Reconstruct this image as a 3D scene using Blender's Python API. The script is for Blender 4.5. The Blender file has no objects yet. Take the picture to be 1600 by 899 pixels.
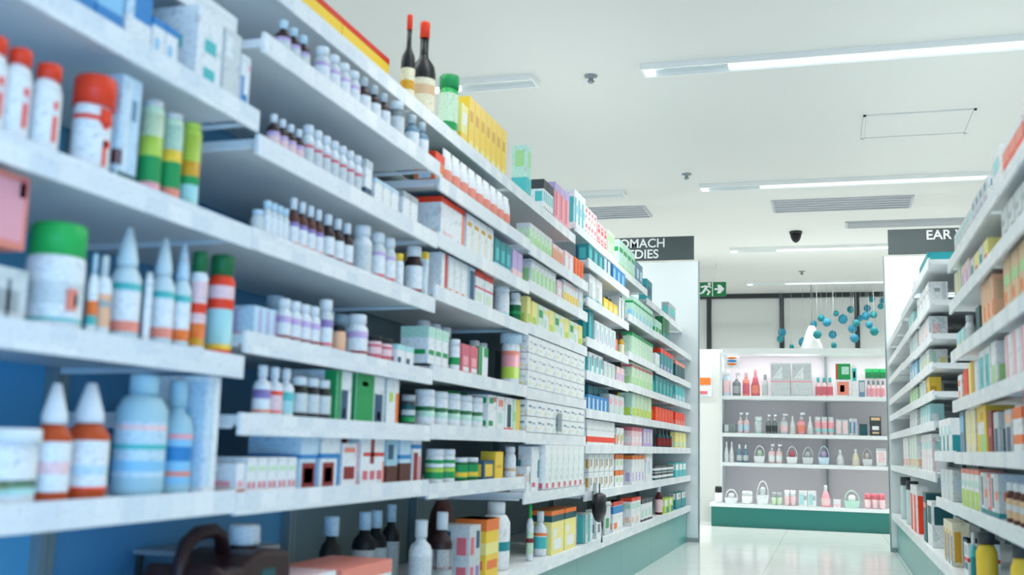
import bpy, math, random
from mathutils import Vector, Matrix
random.seed(7)
SC = bpy.context.scene
COL = SC.collection

# ------------------------------------------------------------------ camera
CAM_H = 0.68
F_PX, YAW, PIT, ROL = 1656.0, -0.29163, 0.14758, 0.02589
cy, sy, cp, sp = math.cos(YAW), math.sin(YAW), math.cos(PIT), math.sin(PIT)
FW = Vector((sy*cp, cy*cp, sp)); RT0 = Vector((cy, -sy, 0)); UP0 = RT0.cross(FW)
RT = math.cos(ROL)*RT0 + math.sin(ROL)*UP0
UP = -math.sin(ROL)*RT0 + math.cos(ROL)*UP0
cam_d = bpy.data.cameras.new('camera'); cam = bpy.data.objects.new('camera', cam_d); COL.objects.link(cam)
cam_d.sensor_width = 36.0; cam_d.lens = F_PX/1600*36
m = Matrix((RT, UP, -FW)).transposed().to_4x4(); m.translation = (0, 0, CAM_H); cam.matrix_world = m
cam_d.clip_start = 0.05; cam_d.clip_end = 60
cam_d.dof.use_dof = True; cam_d.dof.focus_distance = 6.5; cam_d.dof.aperture_fstop = 3.2
SC.camera = cam

def proj(P):
    v = Vector(P) - Vector((0, 0, CAM_H)); d = v.dot(FW)
    return 800 + F_PX*v.dot(RT)/d, 449.5 - F_PX*v.dot(UP)/d

# ------------------------------------------------------------------ world, light, exposure
SC.view_settings.view_transform = 'Standard'; SC.view_settings.look = 'None'
SC.view_settings.gamma = 1.0; SC.view_settings.use_curve_mapping = False
SC.view_settings.exposure = -0.10
w = bpy.data.worlds.new('world'); SC.world = w; w.use_nodes = True
w.node_tree.nodes['Background'].inputs[0].default_value = (0.90, 0.97, 0.99, 1)
w.node_tree.nodes['Background'].inputs[1].default_value = 0.92

def area(name, loc, rot, sx, sz, power, color):
    l = bpy.data.lights.new(name, 'AREA'); l.shape = 'RECTANGLE'; l.size = sx; l.size_y = sz
    l.energy = power; l.color = color
    if name == 'ceiling_tube_light': l.spread = math.radians(150)
    o = bpy.data.objects.new(name, l); COL.objects.link(o); o.location = loc; o.rotation_euler = rot
    return o
TUBE = (0.985, 1.0, 0.975)
CEIL = 2.60
for yy, pw in ((0.1, 9), (2.6, 15), (5.15, 35), (7.67, 16), (10.2, 46), (12.3, 9)):
    for xc in (-2.35, 0.05, 2.4):
        area('ceiling_tube_light', (xc, yy, CEIL-0.06), (0, 0, 0), 1.8, 0.10, pw, TUBE)
# added blue fill behind the camera, tilted up to tint the near shelf undersides
area('blue_fill_light', (0.6, -1.0, 0.45), (math.radians(100), 0, math.radians(36)), 1.8, 0.8, 42, (0.08, 0.46, 1.0))
area('display_canopy_light', (0.0, 10.16, 1.565), (math.radians(12), 0, 0), 1.8, 0.05, 5, (1.0, 0.98, 0.99))
area('back_room_light', (0.0, 14.8, CEIL-0.05), (0, 0, 0), 8.0, 1.2, 80, (0.95, 1.0, 0.99))

# ------------------------------------------------------------------ materials
HEX = dict(
 white='EFF2F3', capwhite='E6EBEE', balltile='2E93B0', offwhite='D8DEDE', cream='F1E8C8', grey='A9B0B3', lightgrey='CBD2D4', midgrey='7D878A', charcoal='3A4145', black='14171A',
 red='D93A2B', orange='F07A33', brightred='F2401F', salmon='F0907E', pink='F3A9B4', palepink='F6D3D6', rose='D86C7A', darkred='8E2A2C', maroon='5A1F24',
 lilac='C3AEDB', purple='8C7BB8', navy='2C5470', blue='2F86C6', skyblue='8CC9EA', paleblue='C9E3F1', deepblue='1668AE',
 teal='1E8C94', darkteal='17545A', turquoise='4FBFC0', aqua='A9DEE0', green='1E9A55', brightgreen='20B457', darkgreen='0E6B3C', lightgreen='A9DB97',
 palegreen='D2EBCB', mint='BFE6D4', lime='B8D655', yellow='F4CE42', paleyellow='F0E690', mustard='D9A32C', amber='7A2F12', orangebrown='C24A17',
 brown='5A2E26', darkbrown='30181A', tan='DDBB93', peach='F5BE98', clearblue='A6CEDC', clear='CFE2E6', beige='DCD6C8', slate='6C8FA6')
def lin(c):
    return tuple(((v/12.92) if v <= 0.04045 else ((v+0.055)/1.055)**2.4) for v in c)
def rgb(hexs):
    return lin([int(hexs[i:i+2], 16)/255 for i in (0, 2, 4)])
MATS = {}
def mat(name, rough=0.42, spec=0.4, vary=0.0):
    key = name
    if key in MATS: return MATS[key]
    m = bpy.data.materials.new(name); m.use_nodes = True
    nt = m.node_tree; b = nt.nodes['Principled BSDF']
    c = rgb(HEX[name]) + (1,)
    b.inputs['Base Color'].default_value = c
    b.inputs['Roughness'].default_value = rough
    b.inputs['Specular IOR Level'].default_value = spec
    n = nt.nodes.new('ShaderNodeTexNoise'); n.inputs['Scale'].default_value = 9
    mr = nt.nodes.new('ShaderNodeMapRange'); mr.inputs[3].default_value = rough-0.08; mr.inputs[4].default_value = rough+0.1
    nt.links.new(n.outputs[0], mr.inputs[0]); nt.links.new(mr.outputs[0], b.inputs['Roughness'])
    if name in ('white', 'offwhite', 'paleblue', 'palegreen', 'mint', 'palepink', 'cream', 'lightgrey'):
        # fine package print: soft coloured patches and small dark lines
        tc = nt.nodes.new('ShaderNodeTexCoord')
        n1 = nt.nodes.new('ShaderNodeTexNoise'); n1.inputs['Scale'].default_value = 38; n1.inputs['Detail'].default_value = 1
        r1 = nt.nodes.new('ShaderNodeValToRGB'); r1.color_ramp.elements[0].position = .60; r1.color_ramp.elements[0].color = (0, 0, 0, 1); r1.color_ramp.elements[1].position = .64
        n2 = nt.nodes.new('ShaderNodeTexNoise'); n2.inputs['Scale'].default_value = 14; n2.inputs['Detail'].default_value = 0
        r2 = nt.nodes.new('ShaderNodeValToRGB'); r2.color_ramp.interpolation = 'CONSTANT'
        el = r2.color_ramp.elements; el[0].position = 0; el[0].color = rgb('6FB7BE')+(1,); el[1].position = .45; el[1].color = rgb('D98A80')+(1,)
        e3 = el.new(.52); e3.color = rgb('8FA3B8')+(1,); e4 = el.new(.60); e4.color = rgb('86B98C')+(1,)
        mp = nt.nodes.new('ShaderNodeMapping'); mp.inputs['Scale'].default_value = (1, 1, 3.2)
        n3 = nt.nodes.new('ShaderNodeTexNoise'); n3.inputs['Scale'].default_value = 120; n3.inputs['Detail'].default_value = 0
        r3 = nt.nodes.new('ShaderNodeValToRGB'); r3.color_ramp.elements[0].position = .58; r3.color_ramp.elements[0].color = (1, 1, 1, 1); r3.color_ramp.elements[1].position = .66; r3.color_ramp.elements[1].color = (.45, .5, .56, 1)
        a1 = nt.nodes.new('ShaderNodeMix'); a1.data_type = 'RGBA'; a1.inputs[6].default_value = c
        sc_ = nt.nodes.new('ShaderNodeMath'); sc_.operation = 'MULTIPLY'; sc_.inputs[1].default_value = .30
        a2 = nt.nodes.new('ShaderNodeMix'); a2.data_type = 'RGBA'; a2.blend_type = 'MULTIPLY'; a2.inputs[0].default_value = .38
        L = nt.links.new
        L(tc.outputs['Object'], n1.inputs[0]); L(tc.outputs['Object'], n2.inputs[0]); L(tc.outputs['Object'], mp.inputs[0]); L(mp.outputs[0], n3.inputs[0])
        L(n1.outputs[0], r1.inputs[0]); L(r1.outputs[0], sc_.inputs[0]); L(sc_.outputs[0], a1.inputs[0]); L(n2.outputs[0], r2.inputs[0]); L(r2.outputs[0], a1.inputs[7])
        L(n3.outputs[0], r3.inputs[0]); L(a1.outputs[2], a2.inputs[6]); L(r3.outputs[0], a2.inputs[7]); L(a2.outputs[2], b.inputs['Base Color'])
    MATS[key] = m; return m
def custom(name, color, rough=0.5, metal=0.0, emit=None, estr=0, noise=None, trans=0, alpha=1, spec=0.5):
    m = bpy.data.materials.new(name); m.use_nodes = True
    nt = m.node_tree; b = nt.nodes['Principled BSDF']
    b.inputs['Base Color'].default_value = tuple(color)+(1,); b.inputs['Roughness'].default_value = rough
    b.inputs['Metallic'].default_value = metal; b.inputs['Specular IOR Level'].default_value = spec
    b.inputs['Transmission Weight'].default_value = trans; b.inputs['Alpha'].default_value = alpha
    if emit: b.inputs['Emission Color'].default_value = tuple(emit)+(1,); b.inputs['Emission Strength'].default_value = estr
    if noise:
        sc, amt = noise
        tc = nt.nodes.new('ShaderNodeTexCoord'); n = nt.nodes.new('ShaderNodeTexNoise'); n.inputs['Scale'].default_value = sc
        mx = nt.nodes.new('ShaderNodeMix'); mx.data_type = 'RGBA'
        mx.inputs[6].default_value = tuple(color)+(1,); mx.inputs[7].default_value = tuple(v*(1-amt) for v in color)+(1,)
        nt.links.new(tc.outputs['Object'], n.inputs[0]); nt.links.new(n.outputs[0], mx.inputs[0]); nt.links.new(mx.outputs[2], b.inputs['Base Color'])
    return m
M_SHELF = custom('shelf_white_steel', rgb('EEF3F5'), 0.4, noise=(3, 0.04))
M_BACK = custom('rack_back_steel', rgb('7F969C'), 0.5, noise=(2, 0.06))
M_BACKB = custom('rack_back_blue_cast', rgb('62B6E2'), 0.5, noise=(2, 0.06))  # blue light cast on the nearest bay, put into the panel colour
M_BACKC = custom('rack_back_blue_cast_bay_two', rgb('64AEDA'), 0.5, noise=(2, 0.06))  # the same blue cast painted into the second bay's panel
M_KICK = custom('teal_plinth_lit', rgb('4FA09E'), 0.28, noise=(1.5, 0.08))  # lighter than the display plinth: the stronger light here is in the colour
M_KICKD = custom('teal_display_plinth', rgb('1E7268'), 0.3, noise=(1.5, 0.08))
M_PANEL = custom('end_panel_laminate', rgb('E4ECEE'), 0.42, noise=(1.2, 0.04))
M_PEDGE = custom('panel_edge_metal', rgb('8C9A9C'), 0.35)
M_SIGN = custom('sign_charcoal', rgb('465153'), 0.5)
M_SIGNTXT = custom('sign_lettering', rgb('E6ECEC'), 0.5)
M_CEIL = custom('ceiling_paint', rgb('E4E5E2'), 0.55, noise=(0.6, 0.03))
M_WALL = custom('wall_paint', rgb('E2E4E0'), 0.6, noise=(0.8, 0.04))
M_GREYVENT = custom('vent_grey', rgb('BDC1C7'), 0.5)
M_VSLAT = custom('vent_slat', rgb('B4B9BF'), 0.45)
M_BLACK = custom('black_metal', rgb('2E3438'), 0.4)
M_DISPB = custom('display_back_board', rgb('F2ECF0'), 0.55, noise=(2, 0.05))
M_MIRROR = custom('luminaire_mirror', (0.86, 0.9, 0.9), 0.09, metal=1.0)
M_TUBE = custom('luminaire_tube', (1, 1, 1), 0.3, emit=(0.93, 1, 0.985), estr=0.85)
M_FRAME = custom('luminaire_rim', rgb('EDF1F0'), 0.4)
M_GLASS = custom('frosted_glass', rgb('EEF2F1'), 0.35, alpha=0.35, spec=0.5)
M_CLEARTAG = custom('clear_tag', rgb('9FB1B6'), 0.2, alpha=0.75)

def strip_material():
    m = bpy.data.materials.new('price_strip'); m.use_nodes = True
    nt = m.node_tree; b = nt.nodes['Principled BSDF']; b.inputs['Roughness'].default_value = 0.35
    tc = nt.nodes.new('ShaderNodeTexCoord'); mp = nt.nodes.new('ShaderNodeMapping')
    mp.inputs['Rotation'].default_value = (0, math.radians(90), math.radians(90))
    sep = nt.nodes.new('ShaderNodeSeparateXYZ'); comb = nt.nodes.new('ShaderNodeCombineXYZ')
    add = nt.nodes.new('ShaderNodeMath'); add.operation = 'ADD'
    nt.links.new(tc.outputs['Object'], sep.inputs[0])
    nt.links.new(sep.outputs[0], add.inputs[0]); nt.links.new(sep.outputs[1], add.inputs[1])
    nt.links.new(add.outputs[0], comb.inputs[0]); nt.links.new(sep.outputs[2], comb.inputs[1])
    br = nt.nodes.new('ShaderNodeTexBrick'); br.offset = 0
    br.inputs['Color1'].default_value = rgb('F2F5F6')+(1,); br.inputs['Color2'].default_value = rgb('DCE5EC')+(1,)
    br.inputs['Mortar'].default_value = rgb('E6ECEF')+(1,)
    br.inputs['Scale'].default_value = 1.0; br.inputs['Mortar Size'].default_value = 0.004
    br.inputs['Brick Width'].default_value = 0.062; br.inputs['Row Height'].default_value = 0.05
    no = nt.nodes.new('ShaderNodeTexNoise'); no.inputs['Scale'].default_value = 130; no.inputs['Detail'].default_value = 1
    cr = nt.nodes.new('ShaderNodeValToRGB'); cr.color_ramp.elements[0].position = 0.30; cr.color_ramp.elements[0].color = (0.55, 0.62, 0.68, 1)
    cr.color_ramp.elements[1].position = 0.40; cr.color_ramp.elements[1].color = (1, 1, 1, 1)
    mx = nt.nodes.new('ShaderNodeMix'); mx.data_type = 'RGBA'; mx.blend_type = 'MULTIPLY'; mx.inputs[0].default_value = 0.45
    nt.links.new(comb.outputs[0], br.inputs[0]); nt.links.new(tc.outputs['Object'], no.inputs[0]); nt.links.new(no.outputs[0], cr.inputs[0])
    nt.links.new(br.outputs[0], mx.inputs[6]); nt.links.new(cr.outputs[0], mx.inputs[7]); nt.links.new(mx.outputs[2], b.inputs['Base Color'])
    return m
M_STRIP = strip_material()
def floor_material():
    m = bpy.data.materials.new('polished_floor_tiles'); m.use_nodes = True
    nt = m.node_tree; b = nt.nodes['Principled BSDF']; b.inputs['Roughness'].default_value = 0.13
    b.inputs['Specular IOR Level'].default_value = 0.6
    tc = nt.nodes.new('ShaderNodeTexCoord'); mp = nt.nodes.new('ShaderNodeMapping'); mp.inputs['Location'].default_value = (0.37+4.8, 1.13, 0)
    br = nt.nodes.new('ShaderNodeTexBrick'); br.offset = 0; br.inputs['Scale'].default_value = 1
    br.inputs['Brick Width'].default_value = 0.8; br.inputs['Row Height'].default_value = 0.8; br.inputs['Mortar Size'].default_value = 0.004
    br.inputs['Color1'].default_value = rgb('EEF1EE')+(1,); br.inputs['Color2'].default_value = rgb('EAF0EC')+(1,); br.inputs['Mortar'].default_value = rgb('D2D8D5')+(1,)
    n = nt.nodes.new('ShaderNodeTexNoise'); n.inputs['Scale'].default_value = 5
    mx = nt.nodes.new('ShaderNodeMix'); mx.data_type = 'RGBA'; mx.blend_type = 'MULTIPLY'; mx.inputs[0].default_value = 0.12
    nt.links.new(tc.outputs['Object'], mp.inputs[0]); nt.links.new(mp.outputs[0], br.inputs[0]); nt.links.new(tc.outputs['Object'], n.inputs[0])
    nt.links.new(br.outputs[0], mx.inputs[6]); nt.links.new(n.outputs[0], mx.inputs[7]); nt.links.new(mx.outputs[2], b.inputs['Base Color'])
    return m
M_FLOOR = floor_material()

# ------------------------------------------------------------------ mesh helper
class MB:
    def __init__(s): s.v = []; s.f = []; s.mi = []; s.m = []; s.sm = []
    def mid(s, m):
        if isinstance(m, str): m = mat(m)
        if m not in s.m: s.m.append(m)
        return s.m.index(m)
    def quad(s, pts, m, smooth=False):
        b = len(s.v); s.v += [tuple(p) for p in pts]; s.f.append(tuple(range(b, b+len(pts)))); s.mi.append(s.mid(m)); s.sm.append(smooth)
    def box(s, x0, x1, y0, y1, z0, z1, m):
        b = len(s.v)
        s.v += [(x0,y0,z0),(x1,y0,z0),(x1,y1,z0),(x0,y1,z0),(x0,y0,z1),(x1,y0,z1),(x1,y1,z1),(x0,y1,z1)]
        k = s.mid(m)
        for f in ((0,3,2,1),(4,5,6,7),(0,1,5,4),(1,2,6,5),(2,3,7,6),(3,0,4,7)):
            s.f.append(tuple(b+i for i in f)); s.mi.append(k); s.sm.append(False)
    def lathe(s, prof, m, seg=16, cx=0, cyy=0, sx=1, syy=1, bottom=True, top=True):
        """prof: list of (r, z) from the bottom up, or (r, z, material) where the material holds up to the next ring"""
        b = len(s.v); n = len(prof)
        for p in prof:
            for i in range(seg):
                a = 2*math.pi*i/seg
                s.v.append((cx+p[0]*math.cos(a)*sx, cyy+p[0]*math.sin(a)*syy, p[1]))
        for j in range(n-1):
            mm = prof[j][2] if len(prof[j]) > 2 and prof[j][2] else m
            k = s.mid(mm)
            for i in range(seg):
                i2 = (i+1) % seg
                s.f.append((b+j*seg+i, b+j*seg+i2, b+(j+1)*seg+i2, b+(j+1)*seg+i)); s.mi.append(k); s.sm.append(True)
        if bottom: s.f.append(tuple(b+i for i in reversed(range(seg)))); s.mi.append(s.mid(m)); s.sm.append(False)
        if top: s.f.append(tuple(b+(n-1)*seg+i for i in range(seg))); s.mi.append(s.mid(prof[-1][2] if len(prof[-1]) > 2 and prof[-1][2] else m)); s.sm.append(False)
    def prism(s, pts, axis, a0, a1, m):
        """pts: 2D outline; axis 'y': outline in xz, 'x': in yz, 'z': in xy"""
        def P(p, t):
            return {'y': (p[0], t, p[1]), 'x': (t, p[0], p[1]), 'z': (p[0], p[1], t)}[axis]
        n = len(pts); b = len(s.v); k = s.mid(m)
        s.v += [P(p, a0) for p in pts] + [P(p, a1) for p in pts]
        s.f.append(tuple(b+i for i in range(n))); s.mi.append(k); s.sm.append(False)
        s.f.append(tuple(b+n+i for i in reversed(range(n)))); s.mi.append(k); s.sm.append(False)
        for i in range(n):
            j = (i+1) % n
            s.f.append((b+i, b+n+i, b+n+j, b+j)); s.mi.append(k); s.sm.append(False)
    def tube(s, path, r, m, seg=8):
        b = len(s.v); k = s.mid(m); n = len(path)
        for i, p in enumerate(path):
            p = Vector(p); d = (Vector(path[min(i+1, n-1)]) - Vector(path[max(i-1, 0)])).normalized()
            a = d.cross(Vector((0, 0, 1))); a = a.normalized() if a.length > 1e-3 else Vector((1, 0, 0)); c = d.cross(a)
            for q in range(seg):
                t = 2*math.pi*q/seg; s.v.append(tuple(p + r*(math.cos(t)*a + math.sin(t)*c)))
        for i in range(n-1):
            for q in range(seg):
                q2 = (q+1) % seg
                s.f.append((b+i*seg+q, b+i*seg+q2, b+(i+1)*seg+q2, b+(i+1)*seg+q)); s.mi.append(k); s.sm.append(True)
        s.f.append(tuple(b+q for q in reversed(range(seg)))); s.mi.append(k); s.sm.append(False)
        s.f.append(tuple(b+(n-1)*seg+q for q in range(seg))); s.mi.append(k); s.sm.append(False)
    def mesh(s, name):
        me = bpy.data.meshes.new(name); me.from_pydata(s.v, [], s.f)
        for mm in s.m: me.materials.append(mm)
        me.polygons.foreach_set('material_index', s.mi); me.polygons.foreach_set('use_smooth', s.sm); me.update()
        import bmesh
        bm = bmesh.new(); bm.from_mesh(me); bmesh.ops.recalc_face_normals(bm, faces=bm.faces); bm.to_mesh(me); bm.free()
        return me
    def build(s, name, parent=None, bevel=0):
        o = bpy.data.objects.new(name, s.mesh(name)); COL.objects.link(o)
        if parent: o.parent = parent
        if bevel:
            bv = o.modifiers.new('bevel', 'BEVEL'); bv.width = bevel; bv.segments = 2; bv.limit_method = 'ANGLE'
        return o
def empty(name, loc=(0, 0, 0), rz=0):
    o = bpy.data.objects.new(name, None); COL.objects.link(o); o.location = loc; o.rotation_euler = (0, 0, rz); o.empty_display_size = 0.05
    return o
def tag(o, label, cat, group=None, kind=None):
    if label: o['label'] = label
    if cat: o['category'] = cat
    if group: o['group'] = group
    if kind: o['kind'] = kind
    return o
def struct(o): o['kind'] = 'structure'; return o
def bx(name, x0, x1, y0, y1, z0, z1, m, parent=None, bevel=0):
    b = MB(); b.box(x0, x1, y0, y1, z0, z1, m); return b.build(name, parent, bevel)

# ------------------------------------------------------------------ room
struct(bx('floor', -6, 6, -4, 17, -0.05, 0, M_FLOOR))
struct(bx('ceiling', -6, 6, -4, 17, CEIL, CEIL+0.05, M_CEIL))
YW = 13.25
# far wall: low wall under the glazing, glazing, mullions
struct(bx('wall_back', -6, 6, YW, YW+0.1, 0, 1.0, M_WALL))
struct(bx('wall_outer', -6, 6, 16.4, 16.5, 0, CEIL, M_WALL))
win = struct(empty('window_1', (0, YW, 1.0)))
bx('window_frame', -6, 6, -0.04, 0.06, CEIL-1.0-0.055, CEIL-1.0, M_BLACK, win)
bx('window_frame', -6, 6, -0.04, 0.06, 0, 0.04, M_BLACK, win)
for k in range(-6, 7):
    xm = -0.53 + 0.875*k
    if -5.9 < xm < 5.9:
        bx('mullion', xm-0.028, xm+0.028, -0.04, 0.06, 0.04, CEIL-1.055, M_BLACK, win)
        bx('pane', xm+0.028, min(xm+0.847, 6), 0.0, 0.012, 0.04, CEIL-1.055, M_GLASS, win)
struct(bx('wall_partition', -3.4, -0.99, 10.50, 10.60, 0, 1.66, M_WALL))

# ceiling fittings
def luminaire(x0, x1, y, label):
    t = empty('ceiling_light', (0, 0, 0)); w_ = 0.11
    b = MB()
    b.box(x0, x1, y-w_/2-0.012, y-w_/2, CEIL-0.03, CEIL, M_FRAME); b.box(x0, x1, y+w_/2, y+w_/2+0.012, CEIL-0.03, CEIL, M_FRAME)
    b.box(x0-0.012, x0, y-w_/2-0.012, y+w_/2+0.012, CEIL-0.03, CEIL, M_FRAME); b.box(x1, x1+0.012, y-w_/2-0.012, y+w_/2+0.012, CEIL-0.03, CEIL, M_FRAME)
    b.build('rim', t)
    bx('reflector', x0, x1, y-w_/2, y+w_/2, CEIL-0.012, CEIL-0.008, M_MIRROR, t)
    b = MB(); b.box(x0+0.42, x1-0.42, y-0.045, y+0.045, CEIL-0.024, CEIL-0.014, M_TUBE); b.build('diffuser', t)
    b = MB(); b.box(x0+0.004, x0+0.05, y-0.05, y+0.05, CEIL-0.03, CEIL-0.013, M_TUBE); b.build('end_lamp', t)
    tag(t, label, 'ceiling light', 'recessed ceiling light strips')
luminaire(-0.87, 1.62, 5.15, 'long recessed light strip closest to camera, above middle of aisle')
luminaire(-3.10, -1.46, 5.17, 'recessed light strip just above green bottle on left rack')
luminaire(-0.87, 1.50, 7.67, 'recessed light strip second from camera, crossing above aisle')
luminaire(-3.10, -1.46, 7.74, 'faint light strip above left rack, before left grey vent')
luminaire(-0.87, 1.30, 10.2, 'light strip behind black ceiling camera, above cosmetics display')
luminaire(-0.87, 1.20, 12.3, 'farthest thin light strip just before the glazed wall')
def vent(x0, x1, y0, y1, label):
    t = empty('ceiling_vent')
    bx('frame', x0, x1, y0, y1, CEIL-0.012, CEIL, M_GREYVENT, t)
    n = 5
    b = MB()
    for i in range(n):
        yy = y0 + (i+0.5)*(y1-y0)/n
        b.box(x0+0.02, x1-0.02, yy-0.012, yy+0.012, CEIL-0.02, CEIL-0.012, M_VSLAT)
    b.build('slats', t)
    tag(t, label, 'ceiling vent', 'grey slot vents in ceiling')
vent(-0.40, 0.64, 8.22, 8.62, 'wide grey ceiling vent above centre of aisle')
vent(-2.30, -1.38, 8.22, 8.62, 'grey ceiling vent above left rack near its hanging sign')
vent(0.16, 1.30, 9.10, 9.32, 'long grey ceiling vent behind right rack sign')
M_HATCH = custom('hatch_rim', rgb('DDE2E1'), 0.5)
hb = MB(); g = 0.012
for (a, b_, c, d) in ((0.22, 0.82, 6.17, 6.185), (0.22, 0.82, 6.625, 6.64), (0.22, 0.235, 6.17, 6.64), (0.805, 0.82, 6.17, 6.64)):
    hb.box(a, b_, c, d, CEIL-0.008, CEIL, M_HATCH)
h_ = hb.build('access_hatch_frame'); tag(h_, 'thin rectangular outline of white access hatch in ceiling', 'access hatch')
bx('hatch_panel', 0.237, 0.803, 6.187, 6.623, CEIL-0.004, CEIL, M_CEIL, h_)
cm = empty('ceiling_camera', (-0.25, 9.46, CEIL))
b = MB(); b.lathe([(0.055, -0.02), (0.055, 0.0)], M_BLACK, 16); b.build('mount', cm)
b = MB(); b.lathe([(0.008, -0.10), (0.028, -0.085), (0.042, -0.06), (0.05, -0.02)], 'black', 16); b.build('dome', cm)
tag(cm, 'small black dome camera hanging from white ceiling', 'security camera')
for (x, y, lb) in ((-1.16, 5.2, 'small round sprinkler in ceiling above green bottle rack'), (-0.93, 7.3, 'small round sprinkler in ceiling above hanging left sign'), (-0.25, 11.6, 'small white sprinkler in ceiling in front of glazed wall')):
    s = MB(); s.lathe([(0.012, -0.04), (0.02, -0.03), (0.012, -0.028), (0.012, -0.008), (0.035, -0.006), (0.035, 0)], M_PEDGE, 12)
    o = s.build('sprinkler'); o.location = (x, y, CEIL); tag(o, lb, 'sprinkler')

# end panels and signs
def font(name, txt, size, loc, rot, m, parent, off=0.0):
    c = bpy.data.curves.new(name, 'FONT'); c.body = txt; c.size = size; c.extrude = 0.002; c.offset = off; c.space_line = 0.82
    c.materials.append(m)
    o = bpy.data.objects.new(name, c); COL.objects.link(o); me = bpy.data.meshes.new_from_object(o); bpy.data.objects.remove(o); bpy.data.curves.remove(c)
    o = bpy.data.objects.new(name, me); COL.objects.link(o); o.location = loc; o.rotation_euler = rot; o.parent = parent
    return o
YP = 8.13
def end_panel(x0, x1, label):
    t = empty('end_panel', (0, YP, 0))
    bx('board', x0, x1, 0, 0.03, 0.03, 2.12, M_PANEL, t, 0.002)
    bx('board_foot', x0, x1, -0.002, 0.032, 0, 0.03, M_PEDGE, t)
    xe = x1 if x1 < 0 else x0
    s = 1 if x1 < 0 else -1
    bx('edge_trim', min(xe, xe+s*0.008), max(xe, xe+s*0.008), -0.002, 0.034, 0.0, 2.125, M_PEDGE, t)
    tag(t, label, 'end panel')
end_panel(-1.47, -0.945, 'tall pale grey panel closing far end of left rack')
end_panel(0.41, 0.93, 'tall pale grey panel closing far end of right rack')
def sign(x0, x1, label):
    t = empty('category_sign', (0, YP, 0))
    bx('board', x0, x1, -0.01, 0.01, 2.135, 2.32, M_SIGN, t, 0.002)
    tag(t, label, 'sign'); return t
s1 = sign(-1.90, -0.978, 'dark grey sign reading STOMACH REMEDIES above left rack')
font('lettering', 'STOMACH', 0.098, (-1.665, -0.014, 2.238), (math.pi/2, 0, 0), M_SIGNTXT, s1, 0.0014)
font('lettering', 'REMEDIES', 0.098, (-1.675, -0.014, 2.152), (math.pi/2, 0, 0), M_SIGNTXT, s1, 0.0014)
s2 = sign(0.44, 1.36, 'dark grey sign starting EAR above right rack')
font('lettering', 'EAR WAX', 0.098, (0.70, -0.014, 2.238), (math.pi/2, 0, 0), M_SIGNTXT, s2, 0.0014)

# exit sign: running figure and arrow
ex = empty('exit_sign', (0, 11.0, 0))
ebx = lambda n, a, b_, c, d, m, y0=-0.006, y1=-0.004: bx(n, a, b_, y0, y1, c, d, m, ex)
def ex_at(px, py):
    # a point of the hanging sign's plane
    d = (RT*(px-800) - UP*(py-449.5))/F_PX + FW; k = 11.0/d.y
    return d.x*k, CAM_H + d.z*k
ex0, ez1 = ex_at(1072, 442); ex1, ez0 = ex_at(1134.5, 463)
bx('board', ex0, ex1, -0.004, 0.02, ez0, ez1, mat('darkgreen'), ex)
EW, EH = ex1-ex0, ez1-ez0
def ep(u, v): return (ex0+u*EW, ez0+v*EH)
b = MB()
arrow = [(0.71, .44), (0.80, .44), (0.78, .2), (0.86, .2), (0.96, .5), (0.86, .8), (0.78, .8), (0.80, .56), (0.71, .56)]
b.prism([ep(*p) for p in arrow], 'y', -0.007, -0.004, 'white')
b.build('arrow', ex)
b = MB(); b.box(ep(.655, 0)[0], ep(.675, 0)[0], -0.007, -0.004, ez0, ez1, mat('white')); b.build('divider', ex)
b = MB()
for limb in ([(0.44, .50), (0.50, .44), (0.57, .72), (0.50, .76)], [(0.44, .5), (0.40, .30), (0.30, .22), (0.31, .14), (0.44, .22), (0.50, .44)],
             [(0.48, .5), (0.56, .34), (0.52, .1), (0.56, .08), (0.62, .34), (0.53, .52)], [(0.50, .70), (0.40, .60), (0.36, .68), (0.38, .72), (0.52, .80)],
             [(0.55, .70), (0.62, .56), (0.64, .62), (0.58, .78)]):
    b.prism([ep(*p) for p in limb], 'y', -0.007, -0.004, 'white')
c0 = ep(.585, .86)
b.prism([(c0[0]+0.016*math.cos(a*math.pi/5), c0[1]+0.016*math.sin(a*math.pi/5)) for a in range(10)], 'y', -0.007, -0.004, 'white')
b.build('running_figure', ex)
b = MB(); b.tube([(ex0+0.1, 0.008, ez1), (ex0+0.1, 0.008, CEIL)], 0.006, M_FRAME); b.tube([(ex1-0.1, 0.008, ez1), (ex1-0.1, 0.008, CEIL)], 0.006, M_FRAME); b.build('hanger', ex)
tag(ex, 'green emergency exit sign with running figure and arrow', 'exit sign')

# ------------------------------------------------------------------ racks
XL, XR = -1.0, 0.42            # shelf fronts
LB = [0.70, 1.68, 2.625, 3.545, 4.49, 5.49, 6.44, 7.36, YP-0.003]
LEFT = {  # bay: {shelf: z of its top}
 1: dict(S0=1.465, S1=1.28, S2=1.06, S3=0.825, S4=0.59, B=0.272),
 2: dict(T=1.605, S1=1.435, S2=1.238, S3=1.062, S4=0.872, S5=0.725, S6=0.585, B=0.272),
 3: dict(T=1.605, S1=1.40, S2=1.245, S3=1.10, S4=0.885, S5=0.73, S6=0.575, B=0.272),
 4: dict(T=1.605, S1=1.39, S2=1.258, S3=1.108, S4=0.88, S5=0.725, S6=0.52, B=0.272),
 5: dict(T=1.665, S1=1.503, S2=1.33, S3=1.155, S4=1.01, S5=0.845, S6=0.692, S7=0.49, B=0.272),
 6: dict(T=1.65, S2=1.385, S3=1.184, S4=1.018, S5=0.848, S6=0.692, S7=0.49, B=0.272),
 7: dict(T=1.60, S2=1.39, S3=1.176, S4=1.018, S5=0.849, S6=0.692, S7=0.49, B=0.272),
 8: dict(T=1.60, S2=1.39, S3=1.180, S4=1.018, S5=0.849, S6=0.692, S7=0.49, B=0.272)}
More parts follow.
